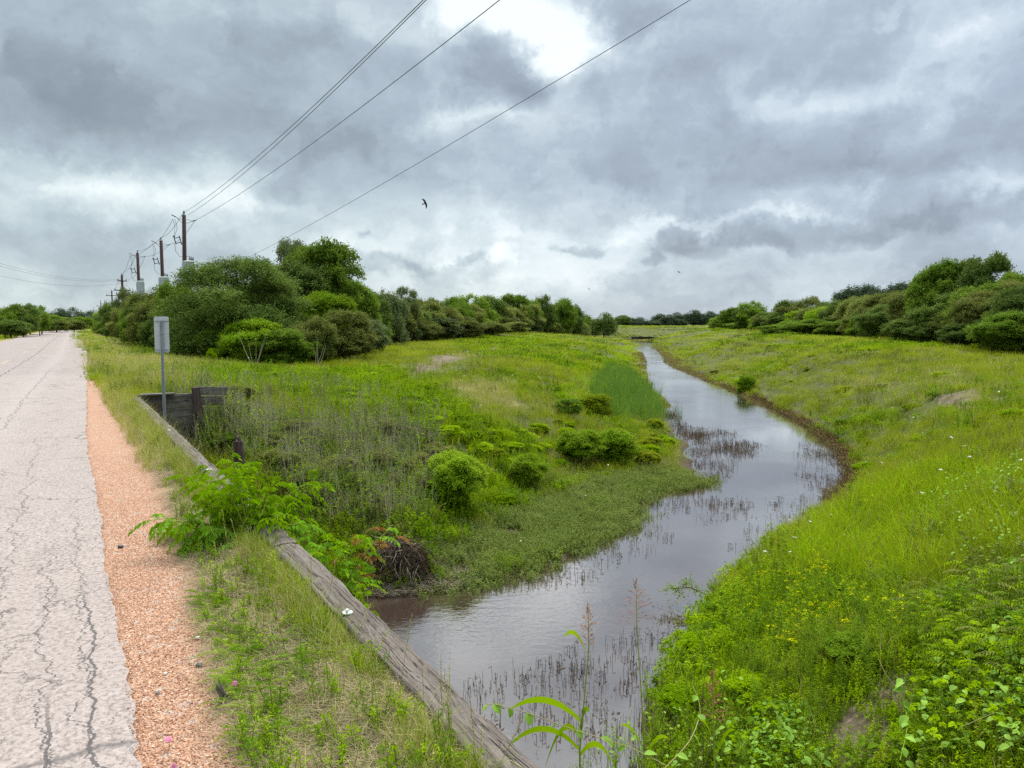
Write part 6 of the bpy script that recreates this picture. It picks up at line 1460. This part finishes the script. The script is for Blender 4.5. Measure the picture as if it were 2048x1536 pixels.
# long dry runners
def runner(pts, d, label, leaves_=6, m='straw', leafm='vine', sz=.055):
    P_ = [at_d(px, py, dd) for (px, py), dd in zip(pts, d)]; base = P_[0]; root = thing('vine_runner', label, 'vine', base, 0, 'vine runners at the bottom')
    q = Proto([LM[m]]); n = 24; f = np.linspace(0, len(P_) - 1.001, n); pp = []
    for g in f:
        i = int(g); u_ = g - i; a, b, c, e = P_[max(i - 1, 0)], P_[i], P_[i + 1], P_[min(i + 2, len(P_) - 1)]
        pp.append(.5 * ((2 * b) + (-a + c) * u_ + (2 * a - 5 * b + 4 * c - e) * u_ ** 2 + (-a + 3 * b - 3 * c + e) * u_ ** 3) - base)
    q.stem(pp, .0022); o = bpy.data.objects.new('stem', q.mesh('stem')); COL.objects.link(o); o.parent = root
    for k in range(leaves_):
        c = pp[int(2 + (n - 4) * (k + .5) / leaves_)]; q = Proto([LM[leafm]]); p_leaf(q, c, np.array([U(-1, 1), U(-1, .2), U(-.9, .2)]), sz * U(.7, 1.1)); o = bpy.data.objects.new('leaf', q.mesh('leaf')); COL.objects.link(o); o.parent = root
runner([(920, 1510), (945, 1495), (1000, 1510), (1045, 1536)], [2.6, 2.7, 2.6, 2.4], 'pale curled vine runner lying across the end of the beam', 1)
runner([(970, 1420), (985, 1408), (1060, 1428), (1150, 1460), (1260, 1495), (1330, 1530)], [3.4, 3.4, 3.3, 3.1, 3.0, 2.9], 'long dry vine runner with small leaves crossing before the water', 9)
runner([(1540, 1400), (1560, 1440), (1590, 1480), (1620, 1530)], [4.6, 4.5, 4.4, 4.2], 'upright leafy vine shoot left of the bare dirt patch', 6, 'stem')
runner([(1810, 1350), (1808, 1400), (1815, 1450), (1800, 1520)], [5.2, 5.1, 4.9, 4.6], 'upright vine shoot with round leaves over the bare dirt patch', 8, 'stem', sz=.08)
runner([(1758, 1320), (1780, 1360), (1830, 1400), (1900, 1440)], [6.5, 6.3, 6.0, 5.6], 'long pale bent stick over the bare dirt patch', 0)
runner([(1920, 1455), (1990, 1425), (2040, 1410)], [5.0, 5.1, 5.2], 'pale thin stick among the vine leaves at the right edge', 1)
runner([(1650, 1232), (1740, 1255), (1830, 1262)], [9.6, 9.5, 9.4], 'thin pale stem lying over the yellow flowers', 1)

# ------------------------------------------------------------------ root mass on the mud bank and drowned branches
g = ground_at(790, 1135); rm = thing('root_mass', 'dark mound of matted dead roots on the mud bank by the water', 'roots', (g[0], g[1], hz1(g[0], g[1])))
bm = bmesh.new(); bmesh.ops.create_icosphere(bm, subdivisions=4, radius=.42)
for v in bm.verts:
    n = fbm(np.array([v.co.x * 4 + 9]), np.array([v.co.y * 4 + v.co.z * 5]), 61)[0]; v.co *= .8 + .5 * n; v.co.x *= 1.25; v.co.y *= .9; v.co.z *= 1.0
me = bpy.data.meshes.new('mound'); bm.to_mesh(me); bm.free(); me.materials.append(M_root); o = bpy.data.objects.new('mound', me); COL.objects.link(o); o.parent = rm; o.location = (0, .1, .0)
q = Proto([LM['reed'], LM['stalk']])
for i in range(1500):
    a = U(0, 6.28); el = U(0, 1.3); r0_ = np.array([math.cos(a) * math.cos(el) * .56, math.sin(a) * math.cos(el) * .42, math.sin(el) * .47]) * U(.85, 1.15); dr = r0_ * U(.0, .2) + rng.normal(size=3) * .14 + np.array([0, 0, -.16])
    q.stem([r0_, r0_ + dr * .5 + rng.normal(size=3) * .03, r0_ + dr], [.006, .004, .0015], int(U() < .22))
o = bpy.data.objects.new('roots', q.mesh('roots')); COL.objects.link(o); o.parent = rm
q = []
x, y = poly_pts(region([(720, 1170), (760, 1130), (860, 1120), (960, 1160), (900, 1180), (760, 1195)]), 700); h = np.maximum(height(x, y), WATER)
def P_litter(n):
    p = Proto([LM['reed'], LM['stalk'], LM['marshb']])
    for i in range(n):
        a = U(0, 6.28); b = np.array([U(-.12, .12), U(-.12, .12), U(0, .05)]); e = b + np.array([math.cos(a), math.sin(a), U(-.2, .5)]) * U(.05, .22); p.stem([b, (b + e) / 2 + [0, 0, .02], e], [.004, .003, .001], int(U(0, 2.6)))
    return p
scatter('bank_litter', [P_litter(14), P_litter(18)], x, y, h, U(.6, 1.2, len(x)), U(0, 6.28, len(x)), U(0, .3, len(x)), 'dead twigs and root litter on the dark mud shelf', 'litter')
def snag(pts, d, label, leafm, nleaf, sz, stemm='reed'):
    P_ = [at_d(px, py, d) for px, py in pts]; base = P_[0]; root = thing('overhanging_branch', label, 'branch', base, 0); q = Proto([LM[stemm]]); lf = Proto([LM[leafm]])
    L_ = [p - base for p in P_]; q.stem(L_, [.012 * (1 - i / len(L_)) + .003 for i in range(len(L_))])
    for i in range(14):
        f = U(.35, 1) * (len(L_) - 1.001); j = int(f); c = L_[j] * (1 - f + j) + L_[j + 1] * (f - j); e = c + rng.normal(size=3) * [.22, .2, .07]; q.stem([c, (c + e) / 2 + [0, 0, .03], e], [.005, .003, .0015])
        m = nleaf; g_ = U(.2, 1.1, m)[:, None]; lf.leaves(c * (1 - g_) + e * g_ + rng.normal(size=(m, 3)) * .035, rdir(m, .1), U(.6, 1.1, m) * sz, .45)
    for nm, m_ in (('branches', q), ('leaves', lf)): o = bpy.data.objects.new(nm, m_.mesh(nm)); COL.objects.link(o); o.parent = root
snag([(1440, 1215), (1415, 1190), (1380, 1175), (1345, 1178)], 12.3, 'leafy green branch reaching out over the water from the right bank', 'weedd', 26, .05)
snag([(1440, 1262), (1400, 1250), (1370, 1245), (1345, 1248)], 11.2, 'dark reddish dead branch lying on the water by the right bank', 'reed', 22, .04)

# ------------------------------------------------------------------ lumpy herb clumps on the banks
def lump(shape, m):
    me = CM[shape].copy(); me.materials.clear(); me.materials.append(LM[m]); return me
def lumps(name, poly, n, mats_, lo, hi, zr, label):
    x, y = poly_pts(poly, n); h = height(x, y); k = onland(x, y, h, -2.95) & ~bare(x, y); x, y, h = keep(k, x, y, h); sc_ = U(lo, hi, len(x))
    scatter(name, [lump(a, b) for a, b in mats_], x, y, h - .06, sc_, U(0, 6.28, len(x)), U(0, .1, len(x)), label, 'weeds', zs=sc_ * U(zr * .6, zr * 1.2, len(x)))
lumps('bank_bushes', G_DEAD, 60, (('bush_hi', 'olive'), ('bush_hi', 'weedd'), ('bush_c', 'olive')), .4, 1.1, .45, 'olive and dark green low bushes lumped over the steep bank')
lumps('field_clumps', G_LEAFY, 300, (('rag_hi', 'weed'), ('bush_a', 'weed'), ('rag_hi', 'grass2'), ('bush_hi', 'weed')), .3, 1.1, .28, 'bright green leafy clumps crowding the left field edge')
lumps('marsh_edge_clumps', region([(860, 900), (1100, 850), (1330, 850), (1380, 920), (1320, 945), (1180, 960), (1050, 1010), (900, 1060), (860, 1000)]), 46, (('bush_hi', 'weed'), ('rag_hi', 'grass'), ('rag_hi', 'weed')), .35, 1.0, .6, 'mixed green clumps between the field and the marsh')
lumps('levee_clumps', region([(1330, 1300), (1480, 1130), (1740, 960), (1640, 840), (1440, 720), (1800, 740), (2048, 780), (2048, 1200), (1700, 1300)]), 60, (('bush_c', 'weed'), ('bush_a', 'grass'), ('bush_b', 'weedd'), ('bush_hi', 'grass2')), .3, 1.0, .28, 'green clumps scattered over the right levee slope')
lumps('near_clumps', region([(1340, 1330), (1500, 1200), (1700, 1190), (2048, 1180), (2048, 1536), (1250, 1536)]), 40, (('rag_hi', 'weedd'), ('rag_hi', 'weed')), .4, .9, .30, 'feathery green clumps on the near right bank')

# front growth at the foot of the picture, between the beam end and the right bank
G_FRONT = region([(1040, 1500), (1130, 1440), (1250, 1470), (1340, 1400), (1480, 1430), (1500, 1600), (1050, 1640)])
x, y = poly_pts(G_FRONT, 230); h = height(x, y)
scatter('front_weeds', [P_weed(4, .6, .08, .045, 30, ratio=.28, splay=.2), P_vine(5, .05, .5, False), P_grass(14, .65, .08, .010, .7, ('grass2', 'grass'), .3, 1.8), P_grass(16, .5, .1, .006, .6, ('straw', 'grass'), .4), P_weed(3, .7, .06, .05, 26, mats=('weedd', 'stem'), ratio=.25, splay=.2), P_reed(8, .12, .5, .003)],
        x, y, h, U(.6, 1.1, len(x)), U(0, 6.28, len(x)), U(0, .2, len(x)), 'mixed weeds, vines and dry blades rising at the bottom edge before the water', 'weeds')
runner([(1330, 1536), (1380, 1480), (1400, 1420), (1385, 1370)], [3.4, 3.6, 3.8, 3.9], 'dry curling vine runner beside the bushy brownish seedhead', 4)

x, y = poly_pts(region([(1440, 768), (1500, 775), (1600, 815), (1680, 858), (1740, 905), (1765, 960), (1730, 1015), (1660, 1015), (1640, 960), (1560, 870), (1470, 800)]), 9000); cdx = chan(x, y); k = (cdx > -.25) & (cdx < .02); x, y = keep(k, x, y); h = np.maximum(height(x, y), WATER)
def P_mudroot(n):
    p = Proto([LM['reed'], LM['marshb'], LM['red']])
    for i in range(n):
        a = U(0, 6.28); b = np.array([U(-.2, .2), U(-.2, .2), U(-.03, .05)]); e = b + np.array([math.cos(a) * .6, math.sin(a) * .6, U(.1, 1)]) * U(.05, .2); p.stem([b, (b + e) / 2 + [0, 0, .02], e], [.007, .006, .002], int(U(0, 2.25)))
    p.leaves(np.c_[rng.normal(size=(n, 2)) * .12, U(0, .08, n)], rdir(n, .3), .05, .4, 1); return p
scatter('shore_litter', [P_mudroot(16), P_mudroot(20)], x, y, h, U(.7, 1.5, len(x)), U(0, 6.28, len(x)), U(0, .3, len(x)), 'dark reddish brown roots and dead plants along the cut right shore', 'litter')

x, y = poly_pts(region([(300, 800), (330, 850), (430, 930), (500, 900), (470, 830), (400, 800)]), 110); h = height(x, y); k = onland(x, y, h, -3); x, y, h = keep(k, x, y, h)
scatter('wall_brush', [P_stalk(5, 1.1, .2), P_weed(8, .8, .2, .06, 30, mats=('olive', 'stalk'), splay=.4), P_weed(7, .9, .2, .05, 30, mats=('weedd', 'stem'), splay=.4)], x, y, h, U(.6, 1.2, len(x)), U(0, 6.28, len(x)), U(0, .2, len(x)), 'dry brush and weeds in front of the plank wall', 'brush')
